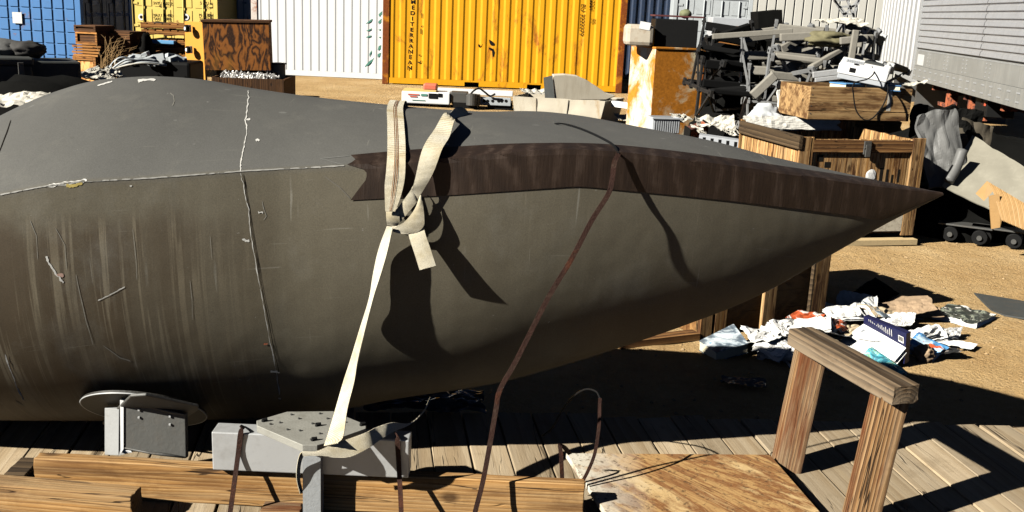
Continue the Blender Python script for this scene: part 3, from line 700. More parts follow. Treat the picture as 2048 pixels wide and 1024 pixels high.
for x, y, f in ((1183, 442, .09), (1142, 520, .22), (1095, 598, .34), (1033, 720, .53), (1000, 779, .62), (992, 818, .68), (982, 876, .77), (966, 962, .9), (951, 1021, 1.0), (943, 1060, 1.06)):
    pts.append(atY(x, y, lerp(Y0, 2.84, f)))
flatbar(pts, .0155).build('band', P_RUST, band, solid=.003, fix=False)

# ================================================================ plank deck
DZ = .40; DANG = 8.5
deck = thing('plank_deck', 'low weathered grey plank deck under the nose, boards laid towards the camera', 'deck', (0, 3.0, 0), rz=DANG, local=True)
dm = Matrix.Translation(V((0, 3.0, 0))) @ Matrix.Rotation(R(DANG), 4, 'Z'); dmi = dm.inverted()
mb = MB(); rnd = random.Random(5)
eL = dmi @ atZ(500, 812, DZ); eR = dmi @ atZ(2000, 851, DZ)
x = -4.6
while x < 3.1:
    wv_ = .142; ye = eL.y+(eR.y-eL.y)*(x+.07-eL.x)/(eR.x-eL.x)+rnd.uniform(-.02, .02); dz = rnd.uniform(-.004, .004)
    x1 = x+wv_-rnd.uniform(.004, .010); nseg = 16; prof = []
    rows = []
    t0 = rnd.uniform(-.006, .006)
    split = rnd.uniform(-1.1, .4) if rnd.random() < .45 else None
    segs = [(-1.9, ye)] if split is None else [(-1.9, split-.004), (split+.004, ye)]
    for (ya, yb) in segs:
        cup = rnd.uniform(-.003, .004)
        mb.hexa([V((x, ya, DZ-.038)), V((x1, ya, DZ-.038)), V((x1, yb, DZ-.038)), V((x, yb, DZ-.038)),
                 V((x, ya, DZ+dz+t0)), V((x1, ya, DZ+dz)), V((x1, yb, DZ+dz+cup)), V((x, yb, DZ+dz+t0+cup))])
    x += wv_
mb.build('planks', W_DECK, deck, bevel=.003)
for yy in (-1.4, -.3, .62):
    MB().box(-4.5, 3.0, yy-.05, yy+.05, .10, DZ-.046).build('joist', W_DARKX, deck, bevel=.004)
mb = MB()
for xx in (-4.0, -2.0, -.1, 1.7, 2.8): mb.box(xx-.15, xx+.15, -1.5, .6, -.05, .098)
mb.build('skids', W_DARKX, deck, bevel=.004)
# ---- long timber and short timber
def px_timber(name, label, tl, tr, bl, br, ztop, h, mat, cat_='timber', wob=.003, seed=0, group=None, ext0=0, ext1=0):
    """tl/tr: front top edge ends; bl/br: back top edge ends (pixels) on plane ztop"""
    a, b, c, d = atZ(*tl, ztop), atZ(*tr, ztop), atZ(*bl, ztop), atZ(*br, ztop)
    p0 = (a+c)/2; p1 = (b+d)/2; dr = (p1-p0).normalized(); p0 = p0-dr*ext0; p1 = p1+dr*ext1
    wd = ((c-a).cross(dr)).length*.5+((d-b).cross(dr)).length*.5
    p0.z = p1.z = ztop-h/2
    o = timber(name, p0, p1, wd, h, mat, None, wob=wob, seed=seed, bevel=.003)
    return tag(o, label, cat_, group)
px_timber('timber_beam', 'long golden timber beam lying on the deck under the aluminium box beam', (66, 918), (1175, 970), (81, 904), (1163, 957), .535, .13, W_GOLD, seed=1)
px_timber('timber_beam', 'short pale timber offcut with splintered front at the bottom left corner', (-60, 968), (265, 994), (-60, 941), (278, 973), .50, .095, W_GOLD, seed=2)
bk = px_timber('wood_block', 'small charred dark wood block left of the long timber beam', (12, 948), (60, 949), (38, 914), (72, 915), .43, .03, W_DARKX, 'wood block', seed=3)
# boards lying loose on the deck near the camera
px_timber('loose_board', 'short brown board lying on the deck just left of the metal stake', (520, 1030), (600, 1034), (525, 1003), (600, 1005), .425, .02, W_POST, 'board', seed=4)

# ---- aluminium box beam with octagonal plate
ZB = .54
fl = atZ(425, 940, ZB); fr_ = atZ(817, 957, ZB); dd = (fr_-fl).normalized(); back = V((-dd.y, dd.x, 0))
fix = thing('aluminium_fixture', 'pale aluminium box beam with a bolted octagonal top plate resting on the timber', 'metal beam', tuple(fl))
hb = atY(425, 864, fl.y).z-ZB
mb = MB()
def q(a, b, z): return fl+dd*a+back*b+V((0, 0, z))
LB = (fr_-fl).length
mb.hexa([q(0, 0, 0), q(LB, 0, 0), q(LB, .075, 0), q(0, .075, 0), q(0, 0, hb), q(LB, 0, hb), q(LB, .075, hb), q(0, .075, hb)])
mb.build('box_beam', P_ALUB, fix, bevel=.004)
ZP = ZB+hb+.025
poly = [atZ(x, y, ZP) for x, y in ((513, 841), (574, 823), (666, 822), (732, 849), (732, 857), (650, 886), (634, 890), (605, 890), (514, 851))]
oct_ = MB().prism(poly, (0, 0, -.024)).build('top_plate', paint('plate_alu', (.30, .295, .26), var=.2, rough=.55, metal=.2, dirt=.7, dirtcol=(.16, .15, .12), scale=10), fix, bevel=.002)
pcn = sum(poly, V((0, 0, 0)))/len(poly)
mb = MB()
for x, y in ((525, 842), (541, 849), (583, 830), (640, 828), (625, 848), (721, 850), (622, 880), (560, 846), (598, 838), (655, 838), (690, 845), (600, 862), (640, 868), (575, 860)):
    c = atZ(x, y, ZP); MB().tube([c, c+V((0, 0, .004))], .004, 8).build('rivet', P_STEEL, oct_)
for x, y in ((527, 843), (634, 852), (723, 851), (626, 881)):
    c = atZ(x, y, ZP); MB().tube([c-V((0, 0, .002)), c+V((0, 0, .006)), c+V((.012, .004, .008))], [.007, .007, .004], 8).build('bolt', P_BLACK, oct_)
mb = MB(); c0 = atZ(623, 886, ZP-.02)
mb.box(c0.x-.08, c0.x+.08, c0.y+.06, c0.y+.16, ZB+hb, ZP-.0245); mb.build('spacer', P_ALUD, fix)

# ---- metal stake with the strap round it
sx0 = atY(605, 900, 2.86); sx1 = atY(641, 900, 2.86)
stake = thing('metal_stake', 'upright grey square metal stake with the strap looped around it', 'stake', (sx0.x, 2.86, .25))
mb = MB(); zt = atY(622, 893, 2.86).z
for (a, b, c, d) in ((sx0.x, sx1.x, 2.86, 2.866), (sx0.x, sx1.x, 2.905, 2.911), (sx0.x, sx0.x+.006, 2.866, 2.905), (sx1.x-.006, sx1.x, 2.866, 2.905)): mb.box(a, b, c, d, .2, zt)
mb.build('tube', paint('galvanised', (.36, .38, .39), var=.12, rough=.5, metal=.3, dirt=.3), stake)
MB().box(sx0.x-.02, sx1.x+.02, 2.84, 2.93, .19, .2).build('foot', P_STEEL, stake)

# ---- rusty bands round the box beam
def band_obj(label, pts, w=.015):
    o = flatbar(pts, w).build('steel_band', P_RUST, None, solid=.003, fix=False, loc=tuple(pts[-1]))
    return tag(o, label, 'steel band', 'rusty packing bands')
yb = fl.y
band_obj('rusty steel band round the left end of the aluminium box beam', [atY(487, 852, yb+.05), atY(483, 856, yb-.002), atY(482, 862, yb-.006), atY(476, 910, yb-.008), atY(466, 985, yb-.05), atY(458, 1040, yb-.08)])
band_obj('rusty steel band round the right end of the aluminium box beam', [atY(791, 866, yb+.05), atY(794, 873, yb-.002), atY(795, 880, yb-.006), atY(797, 920, yb-.008), atY(801, 990, yb-.05), atY(803, 1040, yb-.08)])
band_obj('stubby rusty band end standing at the corner of the stained board', [atY(1140, 908, 3.12), atY(1128, 894, 3.08), atY(1120, 890, 3.06), atY(1122, 910, 3.05), atY(1125, 968, 3.05)], .014)
band_obj('short upright rusty rod bending up from the right end of the long timber', [atY(1200, 796, 3.15), atY(1199, 815, 3.14), atY(1198, 850, 3.1), atY(1190, 905, 3.07), atY(1176, 942, 3.06), atY(1163, 966, 3.05)], .011)
arch = []; ap = [atY(1085, 872, 3.5), atY(1105, 855, 3.5), atY(1125, 820, 3.45), atY(1145, 795, 3.38), atY(1170, 779, 3.28), atY(1192, 783, 3.2), atY(1200, 797, 3.15)]
for i in range(37): arch.append(cat(ap, i/6))
tag(MB().tube(arch, .0035, 6).build('black_cable', CABLE, None, smooth=True, loc=tuple(ap[0])), 'thin black cable arching from the deck to the top of the rusty rod', 'cable')

# ---- stained sheet of plywood
m = Mat('stained_sheet', .8); v = m.coord(rot=(0, 0, R(-18)))
vr = m.n('VectorMath', operation='MULTIPLY'); m.l(m.coord(rot=(0, 0, R(48))), vr.inputs[0]); vr.inputs[1].default_value = (.32, 1.5, 1); s1 = m.noise(vr.outputs[0], 3.2, 9, .7, .5)
c = m.ramp(s1, [(.28, (.60, .48, .30)), (.40, (.54, .37, .17)), (.46, (.20, .08, .025)), (.52, (.46, .28, .11)), (.57, (.15, .06, .02)), (.63, (.26, .12, .04)), (.70, (.55, .44, .28))])
gl = m.mask(m.n('SeparateXYZ').outputs[0], 0, 1)
sp = m.n('SeparateXYZ'); m.l(m.coord(), sp.inputs[0])
c = m.mix(m.math('MULTIPLY', m.mask(sp.outputs[0], .28, .05), m.mask(m.noise(v, 12, 6), .3, .5)), c, (.58, .54, .44))
dk = m.mask(m.noise(v, 38, 6, .75), .55, .61); c = m.mix(m.math('MULTIPLY', dk, .7), c, (.05, .03, .015))
m.col(c).bump(m.math('ADD', s1, m.noise(v, 40, 5)), .5, .004)
zs = .455; o_ = atZ(1132, 906, zs)
mb = MB(); mb.prism([atZ(1132, 906, zs), atZ(1540, 909, zs), atZ(1672, 1060, zs), atZ(1236, 1062, zs)][::-1], (0, 0, -.02))
tag(mb.build('stained_board', m.m, None, bevel=.002, loc=tuple(o_)), 'flat rust-stained plywood sheet on the deck between timber beam and post frame', 'board')

# ---- timber post frame
lb = atZ(1571, 936, DZ); lt = atY(1625, 688, lb.y+.03); 
rb = atZ(1716, 1052, DZ); rt = atY(1780, 790, rb.y+.03)
frame = thing('post_frame', 'timber frame of two weathered posts and a top rail standing on the deck', 'timber frame', tuple(lb))
zt = (lt.z+rt.z)/2
timber('post', lb, lt+V((0, 0, 0)), .088, .10, W_POST, frame, up=(0, -1, .1), wob=.0025, seed=5, bevel=.002)
timber('post', rb, rt, .088, .10, W_POST, frame, up=(0, -1, .1), wob=.0025, seed=6, bevel=.002)
ra = atY(1617, 681, lb.y+.02); rb2 = atY(1792, 779, rb.y+.00)
dr = (rb2-ra).normalized()
timber('top_rail', ra-dr*.055, rb2+dr*.045, .098, .062, W_RAIL, frame, wob=.0022, seed=7, bevel=.002)
mb = MB()
for x, y in ((1651, 711), (1757, 800)):
    pass
print('FRAME z', lb, lt, rb, rt, ra, rb2)

# ---- shaded litter under the nose
def crumple(c, size, seed, n=14, amp=.3, fold=1.0, fq=1.0):
    """creased sheet as a grid: a few broad folds with sharp ridges"""
    rows = []; sx, sy = size; rnd = random.Random(seed*7+1)
    fl = [(rnd.uniform(0, math.pi), rnd.uniform(-.4, .4), rnd.uniform(.5, 1), rnd.choice((-1, 1))) for _ in range(6)]
    for i in range(n+1):
        r = []
        for j in range(n+1):
            u = (i/n-.5); v_ = (j/n-.5); z = 0
            for (a, o, k, sg) in fl: z += sg*k*abs(u*math.cos(a)+v_*math.sin(a)-o)*.42
            q = V((u*2.6*fq*max(1, sx/sy*.6)+seed*3.1, v_*2.6*fq, seed))
            z = z*amp*.8+(abs(noise.noise(q))*1.0+abs(noise.noise(q*2.3+V((3, 1, 0))))*.45+.12*noise.noise(q*5))*amp*.55
            e = 1+.10*noise.noise(V((u*4, v_*4, seed*2.2)))
            r.append(V((u*sx*e*(1-.2*amp), v_*sy*e*(1-.2*amp)+.06*sy*noise.noise(q+V((0, 4, 0))), z*min(sx, sy))))
        rows.append(r)
    return rows
def sheet(name, label, c, size, mat, rot=(0, 0, 0), seed=0, amp=.3, group=None, cat_='paper', n=14, solid=.0015, fq=1.0):
    mb = MB(); rows = crumple(c, size, seed, n, amp, 1.0, fq); mb.grid(rows); M = Euler(tuple(R(a) for a in rot)).to_matrix()
    mb.v = [M @ p for p in mb.v]; zmin = min(p.z for p in mb.v); 
    mb.v = [p-V((0, 0, zmin))+V(c) for p in mb.v]
    o = mb.build(name, mat, None, solid=solid, loc=tuple(c), fix=False); return tag(o, label, cat_, group)
FILM = flat('clear_film', (.10, .10, .095), .15, var=.3)
c = atZ(840, 815, .06)
sheet('plastic_wrap', 'crumpled dark plastic wrap lying in shade behind the deck', tuple(atZ(845, 822, .41)-V((0, -.08, 0))), (.52, .22), FILM, (0, 0, 4), 21, .35, None, 'plastic wrap', n=22)
sheet('plastic_scrap', 'small crumpled dark plastic scrap on shaded sand beside the post frame', tuple(atZ(1487, 768, .02)), (.26, .12), FILM, (0, 0, -8), 22, .3, None, 'plastic scrap')

RX90 = Matrix.Rotation(R(90), 4, 'X')
def wallM(x, y, z, rot=0): return Matrix.Translation(V((x, y, z))) @ RX90 @ Matrix.Rotation(R(rot), 4, 'Z')

# ================================================================ shipping containers
def corrug(mb, x0, x1, z0, z1, pitch, depth, y=0.0, fl=.34):
    """outer ribs at y, recesses at y+depth; one folded sheet"""
    pts = []; x = x0
    while x < x1-.001:
        for (f, d) in ((0, 0), (fl, 0), (.5, 1), (.5+fl*.95, 1), (1, 0)):
            if x+f*pitch <= x1+1e-6 and (f < 1): pts.append((x+f*pitch, y+depth*d))
        x += pitch
    pts.append((x1, y))
    mb.grid([[V((a, b, z0)) for a, b in pts], [V((a, b, z1)) for a, b in pts]]); return mb
def container(name, label, loc, rz, L, W, wall, post=None, rail=None, pitch=.278, depth=.036, H=2.59, lift=.0, fork=True, group='shipping containers at the back of the yard', endmat=None):
    post = post or wall; rail = rail or wall
    t = thing(name, label, 'container', loc, rz, group, local=True)
    corrug(MB(), .16, L-.06, .17+lift, H-.14, pitch, depth, .022).build('side_wall', wall, t, fix=False)
    corrug(MB(), .16, L-.06, .17+lift, H-.14, pitch, -depth, W-.022).build('back_wall', wall, t, fix=False)
    MB().box(0.03, .045, .17, W-.17, .17, H-.14).build('end_wall', endmat or wall, t)
    MB().box(.1, L-.1, .08, W-.08, H-.09, H-.05).build('roof', wall, t)
    MB().box(.1, L-.1, .1, W-.1, .10, .15).build('floor', rail, t)
    for x in (0, L-.16):
        for y in (0, W-.16):
            MB().box(x, x+.16, y, y+.16, .0, H).build('corner_post', post, t, bevel=.01)
    for y in (.012, W-.092):
        MB().box(.162, L-.162, y, y+.08, H-.14, H-.02).build('top_rail', rail, t)
        mb = MB()
        if fork: mb.box(.162, L*.34, y, y+.08, .03, .168); mb.box(L*.34+.36, L*.66-.36, y, y+.08, .03, .168); mb.box(L*.66, L-.162, y, y+.08, .03, .168); mb.box(L*.34, L*.34+.36, y, y+.08, .13, .168); mb.box(L*.66-.36, L*.66, y, y+.08, .13, .168)
        else: mb.box(.162, L-.162, y, y+.08, .03, .168)
        mb.build('bottom_rail', rail, t)
    return t
def door_end(t, x0, x1, y, z0, z1, mat, rodmat, along='x', n=2, sgn=-1):
    """container doors on an end face; along x at plane y (facing -y) ; built in thing-local space"""
    Wd = (x1-x0)/n
    for k in range(n):
        a = x0+k*Wd+.008; b = x0+(k+1)*Wd-.008
        mb = MB()
        M = Matrix.Identity(4) if along == 'x' else Matrix(((0, -1, 0, 0), (1, 0, 0, 0), (0, 0, 1, 0), (0, 0, 0, 1)))
        mb.box(a, b, y, y+.05, z0, z1, M)
        # raised panels
        nz = 5; hz = (z1-z0)/nz
        for i in range(nz):
            for (u0, u1) in ((.07, .46), (.54, .93)):
                mb.box(lerp(a, b, u0), lerp(a, b, u1), y-.012, y-.001, z0+i*hz+.05, z0+(i+1)*hz-.03, M)
        d = mb.build('door', mat, t)
        for u in (.25, .75):
            x = lerp(a, b, u+.0)
            MB().tube([M @ V((x, y-.04, z0+.02)), M @ V((x, y-.04, z1-.02))], .018, 8).build('lock_rod', rodmat, d, smooth=True)
        for i in range(4):
            z = z0+(z1-z0)*(.1+.27*i); MB().box(a+.01 if k == 0 else b-.13, a+.13 if k == 0 else b-.01, y-.03, y-.013, z, z+.06, M).build('hinge', rodmat, d)

# yellow one in the middle
yl = atZ(764, 168, 0); ye = atZ(1243, 187, 0); yv = (ye-yl); yL = yv.length; yang = math.degrees(math.atan2(yv.y, yv.x))
yc = container('shipping_container', 'bright yellow corrugated container with worn black vertical lettering', (yl.x, yl.y, .0), yang, yL, 2.44, P_YEL, P_YELRUST, P_YEL, pitch=.285, depth=.018)
def loc_of(root_loc, ang, px, py, off=0):
    """thing-local x,z of a photographed point on the front face"""
    a = V((math.cos(R(ang)), math.sin(R(ang)), 0)); nrm = V((-a.y, a.x, 0)); d = ray(px, py); o = V(root_loc)+nrm*off
    t = (o-CAM).dot(nrm)/d.dot(nrm); p = CAM+d*t-V(root_loc); return p.dot(a), p.z
x, z = loc_of(yl, yang, 822, 60)
x0, zb_ = loc_of(yl, yang, 819, 137); x1, zt_ = loc_of(yl, yang, 826, 9)
word = 'EDITERRANEAN'; step = (zt_-zb_)/(len(word)-.35)
for i, chh in enumerate('M'+word):
    xx = lerp(x1, x0, (i-.5)/12); zz = zt_-step*(i)+step*.12
    text('letter', chh, .135, INK, wallM(xx, .018, zz), yc, .001, align='CENTER', bold=.004, sx=1.15)
x, z = loc_of(yl, yang, 1160, 92)
text('serial_number', 'EU 3222279', .155, INK, wallM(x-.03, .016, z+1.02, -90), yc, .001, bold=.001)
x, z = loc_of(yl, yang, 1181, 24); text('code_mark', '22G1', .12, INK, wallM(x-.03, .016, z+.30, -90), yc, .001)
x, z = loc_of(yl, yang, 1183, 48); text('small_print', '30 480\n 2 230\n28 250', .045, INK, wallM(x-.03, .016, z+.1), yc, .001, spacing=.9)
def scar(t, ang, root, pts, mat, name='paint_mark'):
    mb = MB()
    for poly in pts:
        pp = [loc_of(root, ang, x, y) for x, y in poly]
        mb.prism([V((a, .0185, b)) for a, b in pp], (0, .002, 0))
    return mb.build(name, mat, t)
scar(yc, yang, yl, [[(978, 79), (984, 82), (990, 88), (989, 92), (982, 91), (979, 86)], [(979, 95), (987, 98), (990, 105), (988, 113), (985, 114), (984, 103)], [(977, 95), (983, 96), (985, 101), (978, 99)], [(958, 87), (961, 94), (965, 88), (963, 94), (958, 95), (956, 91)], [(843, 27), (845, 26), (844.5, 36), (843, 36)], [(842, 52), (846, 51), (843, 55)], [(841, 57), (843, 58), (843, 68), (841, 68)], [(834, 120), (836, 124), (840, 124), (842, 120), (843, 122), (841, 126), (836, 126)], [(836, 110), (841, 109), (840, 112)]], INK)
# a small smudge set low on the ribs
# white one behind it with green letters
wl = atZ(499, 151, 0); wl = V((wl.x, 26.6, 0)); wl.x = atY(503, 80, 26.6).x
wc = container('shipping_container', 'white corrugated container with rust stains and faded green lettering beside the yellow one', (wl.x, wl.y, -.02), .6, 6.06, 2.44, P_WHITE, P_YELRUST and paint('white_post', (.7, .62, .55), rust_amt=.4, rust=(.35, .12, .05)), P_WHITE, pitch=.215, depth=.012, fork=False)
def leafmark(pts): scar(wc, .6, wl, pts, INKG, 'faded_lettering')
leafmark([[(731, 46), (741, 38), (746, 35), (743, 41), (736, 45)], [(732, 60), (739, 57), (745, 54), (742, 58), (736, 61)], [(731, 73), (738, 70), (744, 69), (741, 72), (735, 74)], [(757, 27), (764, 20), (764, 27), (758, 32)], [(756, 42), (763, 35), (762, 44), (757, 46)], [(756, 58), (762, 56), (761, 60)], [(757, 73), (762, 71), (761, 76)], [(757, 91), (762, 88), (761, 97), (755, 99)], [(755, 107), (762, 103), (760, 111), (755, 113)], [(739, 105), (744, 98), (743, 104), (738, 112)], [(728, 133), (737, 122), (748, 114), (744, 122), (735, 130)]])
# blue one on the left
bl = atZ(168, 150, 0); bl = V((atY(166, 120, 23.5).x, 23.5, 0)); bang = -6
bt = thing('shipping_container', 'blue container with ribbed side and shaded doors naming a septic pumping firm', 'container', tuple(bl), bang, 'shipping containers at the back of the yard', local=True)
L = 6.06
mb = MB(); mb.box(-L, -.02, .03, .06, .12, 2.5); px_w = .272
i = 0
while -.14-px_w*(i+1) > -L+.1:
    xa = -.12-px_w*(i+1)
    for k in range(9):
        z = .2+k*.262; mb.hexa([V((xa+.025, .029, z)), V((xa+px_w-.03, .029, z)), V((xa+px_w-.03, .029, z+.25)), V((xa+.025, .029, z+.25)), V((xa+.032, .008, z+.006)), V((xa+px_w-.037, .008, z+.006)), V((xa+px_w-.037, .008, z+.244)), V((xa+.032, .008, z+.244))])
    i += 1
mb.build('side_wall', P_BLUE, bt, bevel=.004)
MB().box(-L, -.02, 2.36, 2.44, .12, 2.5).build('back_wall', P_BLUE, bt); MB().box(-L, -.02, .06, 2.38, 2.5, 2.55).build('roof', P_BLUE, bt)
for y in (-.02, 2.30):
    MB().box(-.12, .02, y, y+.14, 0, 2.59).build('corner_post', P_BLUE, bt, bevel=.01)
    MB().box(-L, -.122, y+.01, y+.10, .02, .12).build('bottom_rail', P_BLUE, bt)
for k in range(2):
    a = .13+k*1.085; mb = MB(); mb.box(-.03, .0, a, a+1.07, .15, 2.5)
    for i in range(3): mb.box(.001, .016, a+.10, a+.97, .22+i*.76, .9+i*.76)
    d = mb.build('door', P_NAVYSHADE if True else P_BLUE, bt, bevel=.006)  # door blue darkened to navy, shade put into the paint
    for u in (.3, .75): MB().tube([V((.04, a+1.07*u, .15)), V((.04, a+1.07*u, 2.5))], .018, 8).build('lock_rod', P_NAVYSHADE, d, smooth=True)
    MB().box(.0175, .021, a+.30, a+.62, 1.62, 2.0).build('notice', paint('notice_grey', (.42, .43, .44)), d)
    Mt = Matrix(((0, 0, 1, .019), (1, 0, 0, a+.10), (0, 1, 0, 1.36), (0, 0, 0, 1)))
    text('lettering', ('Septic Pumping', 'Portable Toilets')[k], .155, INKPALE, Mt, d, .001, bold=.002)
x, z = loc_of(bl, bang, 37, 36); MB().box(x-.13, x+.10, -.03, -.021, z-.12, z+.13).build('notice', paint('notice_white', (.7, .7, .66)), bt)
# pale yellow doors
def end_container(label, pxl, pxr, Y, mat, rod, rz=0, endtext=None, L=6.06, lift=0, xpad=.0):
    a = atY(pxl, 30, Y); b = atY(pxr, 30, Y); Wd = b.x-a.x
    t = thing('shipping_container', label, 'container', (a.x, Y, lift), rz, 'shipping containers at the back of the yard', local=True)
    MB().box(0.02, .05, .05, L, .1, 2.55).build('side_wall', mat, t); MB().box(Wd-.05, Wd-.02, .05, L, .1, 2.55).build('side_wall', mat, t)
    MB().box(0.05, Wd-.05, .06, L, 2.5, 2.54).build('roof', mat, t); MB().box(.05, Wd-.05, L-.05, L, .1, 2.5).build('back_wall', mat, t)
    for x in (0, Wd-.12): MB().box(x, x+.12, -.02, .12, 0, 2.59).build('corner_post', mat, t, bevel=.01)
    MB().box(.122, Wd-.122, -.01, .1, .02, .15).build('sill', mat, t); MB().box(.122, Wd-.122, -.01, .1, 2.46, 2.58).build('header', mat, t)
    door_end(t, .125, Wd-.125, .012, .16, 2.45, mat, rod)
    return t, a, Wd
t, a, Wd = end_container('pale yellow container with closed doors and small black printing', 258, 436, 29.0, P_PALEYEL, P_PALEYEL)
for (px, py, s) in ((306, 9, 'SNYU 460272'), (400, 9, 'SNYU 460272'), (318, 15, '45G1'), (410, 15, '45G1'), (306, 33, 'MAX.GR\nTARE\nNET\nCU.CAP'), (398, 33, 'MAX.GR\nTARE\nNET\nCU.CAP'), (326, 33, '30.480\n3.880\n26.600\n76.3'), (414, 33, '30.480\n3.880\n26.600\n76.3')):
    x, z = loc_of((a.x, 29.0, 0), 0, px, py); text('lettering', s, .12, INK, wallM(x, -.004, z), t, .0008, spacing=.85, sx=.8)
for (px, py) in ((283, 34), (372, 34)):
    x, z = loc_of((a.x, 29.0, 0), 0, px, py); MB().tube([V((x, -.016, z)), V((x, -.004, z))], .09, 20).build('round_sticker', WHITE, t); MB().tube([V((x, -.019, z)), V((x, -.0165, z))], .045, 16).build('round_mark', INK, t)
end_container('small white container with grey lock rods beyond the brown plywood box', 436, 503, 31.0, P_WHITE, P_GREY, lift=-.5)
end_container('grey container with closed panelled doors behind the dark box on the cabinet', 1345, 1502, 28.5, P_GREY, P_GREY, rz=-4)
pn_ = atY(1262, 50, 29.6)
nv = container('shipping_container', 'container with shade put into its navy paint right of the yellow container', (pn_.x-3.1, 29.6, 0), 4, 4.9, 1.2, P_NAVYSHADE, pitch=.25, depth=.04)  # dark paint stands in for the yellow container's shadow
# white ribbed shed wall
sa = atY(1497, 30, 32); sb = atY(1705, 30, 33)
shed = thing('metal_shed', 'white vertical-ribbed metal shed behind the heap of seat frames', 'shed', (sa.x, 32, 0), 9, None, local=True)
mb = MB(); Ls = sb.x-sa.x+1.6; mb.box(0, Ls, .03, 4, 0, 4.2)
k = 0
while k*.30 < Ls: mb.box(k*.30, k*.30+.24, .0, .028, .05, 4.2); k += 1
mb.build('wall', paint('shed_white', (.80, .78, .70), var=.04, dirt=.1), shed); MB().box(-.1, Ls+.1, -.15, 4.1, 4.2, 4.3).build('roof', P_GREY, shed)

# ================================================================ trailers on the right
tdir = V((-.158, -1, 0)).normalized(); ta = math.degrees(math.atan2(tdir.y, tdir.x)); tp = V((atY(1827, 150, 20).x, 20, 0))
tr = thing('cargo_trailer', 'aluminium cargo trailer with horizontal ribs and riveted grey skirt', 'trailer', tuple(tp), ta, None, local=True)
# local x runs towards the camera, local y to the left of that = outward? (rotate +90 of tdir)
outw = V((-tdir.y, tdir.x, 0)); sgn = 1 if outw.x < 0 else -1     # want outward = -X world
LT = 10.0
def ty(d): return d*sgn      # d metres outward from the side plane
rows = []
zz = 1.58
prof = []
while zz < 3.9:
    prof += [(zz, 0.0), (zz+.012, .028), (zz+.075, .018), (zz+.085, 0.0)]; zz += .112
mb = MB(); 
for s0, s1, o in ((.05, 2.15, 0), (2.16, 4.4, .004), (4.41, 6.8, 0), (6.81, LT, .004)):
    mb.grid([[V((s0, ty(d+o), z)) for z, d in prof], [V((s1, ty(d+o), z)) for z, d in prof]])
mb.build('ribbed_side', P_ALU, tr, fix=False)
MB().box(.02, LT, min(ty(-.02), ty(-2.4)), max(ty(-.02), ty(-2.4)), 1.1, 3.95).build('body', P_ALUD, tr)
b_ = sorted((ty(.012), ty(-.015))); MB().box(0, LT, b_[0], b_[1], 1.25, 1.56).build('skirt', P_ALUD, tr, bevel=.003)
b_ = sorted((ty(.022), ty(-.015))); MB().box(0, LT, b_[0], b_[1], .98, 1.247).build('lower_skirt', P_ALUD, tr, bevel=.003)
b_ = sorted((ty(.03), ty(-.0))); MB().box(-.05, .03, b_[0], b_[1], 1.0, 3.9).build('corner_trim', P_ALUB, tr)
mb = MB(); rnd = random.Random(2)
for s in [i*.42+.12 for i in range(22)]:
    for dz in (1.05, 1.17):
        for k in range(3): 
            b_ = sorted((ty(.023), ty(.034))); mb.box(s+k*.05, s+k*.05+.022, b_[0], b_[1], dz, dz+.022)
for s in [1.05, 1.25, 2.3, 2.5, 3.5, 3.7, 4.8, 5.0]:
    for k in range(4): b_ = sorted((ty(.013), ty(.022))); mb.box(s, s+.02, b_[0], b_[1], 1.29+k*.065, 1.31+k*.065)
for i in range(150):
    b_ = sorted((ty(.013), ty(.02))); mb.box(.1+i*.06, .116+i*.06, b_[0], b_[1], 1.535, 1.55)
tag(mb.build('rivets', P_ALUB, tr), kind='stuff')
b_ = sorted((ty(.013), ty(.016))); MB().box(.22, .75, b_[0], b_[1], 1.27, 1.47).build('plate', paint('plate_pale', (.55, .55, .53)), tr)
mb = MB()
for d in (-.5, -1.9): mb.box(.3, LT, min(ty(d), ty(d-.12)), max(ty(d), ty(d-.12)), .82, 1.08)
for s in (1.2, 2.4, 3.4, 4.4, 5.4): mb.box(s, s+.1, min(ty(-.1), ty(-2.3)), max(ty(-.1), ty(-2.3)), .86, .98)
mb.build('chassis', P_RUSTBR, tr)
for s in (2.2, 3.6):
    mb = MB(); mb.box(s, s+.16, min(ty(-.12), ty(-.28)), max(ty(-.12), ty(-.28)), .05, .95); mb.box(s-.2, s+.36, min(ty(-.05), ty(-.4)), max(ty(-.05), ty(-.4)), 0, .05)
    mb.box(s-.6, s+.9, min(ty(-.14), ty(-.2)), max(ty(-.14), ty(-.2)), .62, .68)
    mb.build('landing_leg', P_RUSTBR, tr)
bx = MB().box(4.1, 4.75, min(ty(-.1), ty(-.5)), max(ty(-.1), ty(-.5)), .70, .96).build('battery_box', P_BLACK, tr, bevel=.01)
MB().box(4.6, 4.68, min(ty(-.09), ty(-.098)), max(ty(-.09), ty(-.098)), .86, .92).build('red_label', RED, bx)
# second trailer further back
p2 = V((atY(1832, 100, 21.2).x, 21.2, 0)); d2 = V((.26, 1, 0)).normalized(); a2 = math.degrees(math.atan2(d2.y, d2.x))
t2 = thing('corrugated_trailer', 'bright grey trailer body with vertical corrugations behind the aluminium trailer', 'trailer', tuple(p2), a2, None, local=True)
mb = MB(); pts = []; x = 0
while x < 9:
    pts += [(x, 0), (x+.42, 0), (x+.45, -.26), (x+.78, -.26), (x+.86, 0)]; x += .86
mb.grid([[V((x, y, .95)) for x, y in pts], [V((x, y, 3.8)) for x, y in pts]]); mb.build('side_wall', P_ALU, t2, fix=False)
MB().box(.02, 9, -2.4, -.28, .95, 3.8).build('body', P_ALUD, t2); MB().box(-.02, 9, -.1, .015, .86, .948).build('bottom_rail', P_ALUB, t2)
for s in (1.5, 6.5): MB().box(s, s+.15, -2.2, -.3, 0, .86).build('support', P_STEEL, t2)

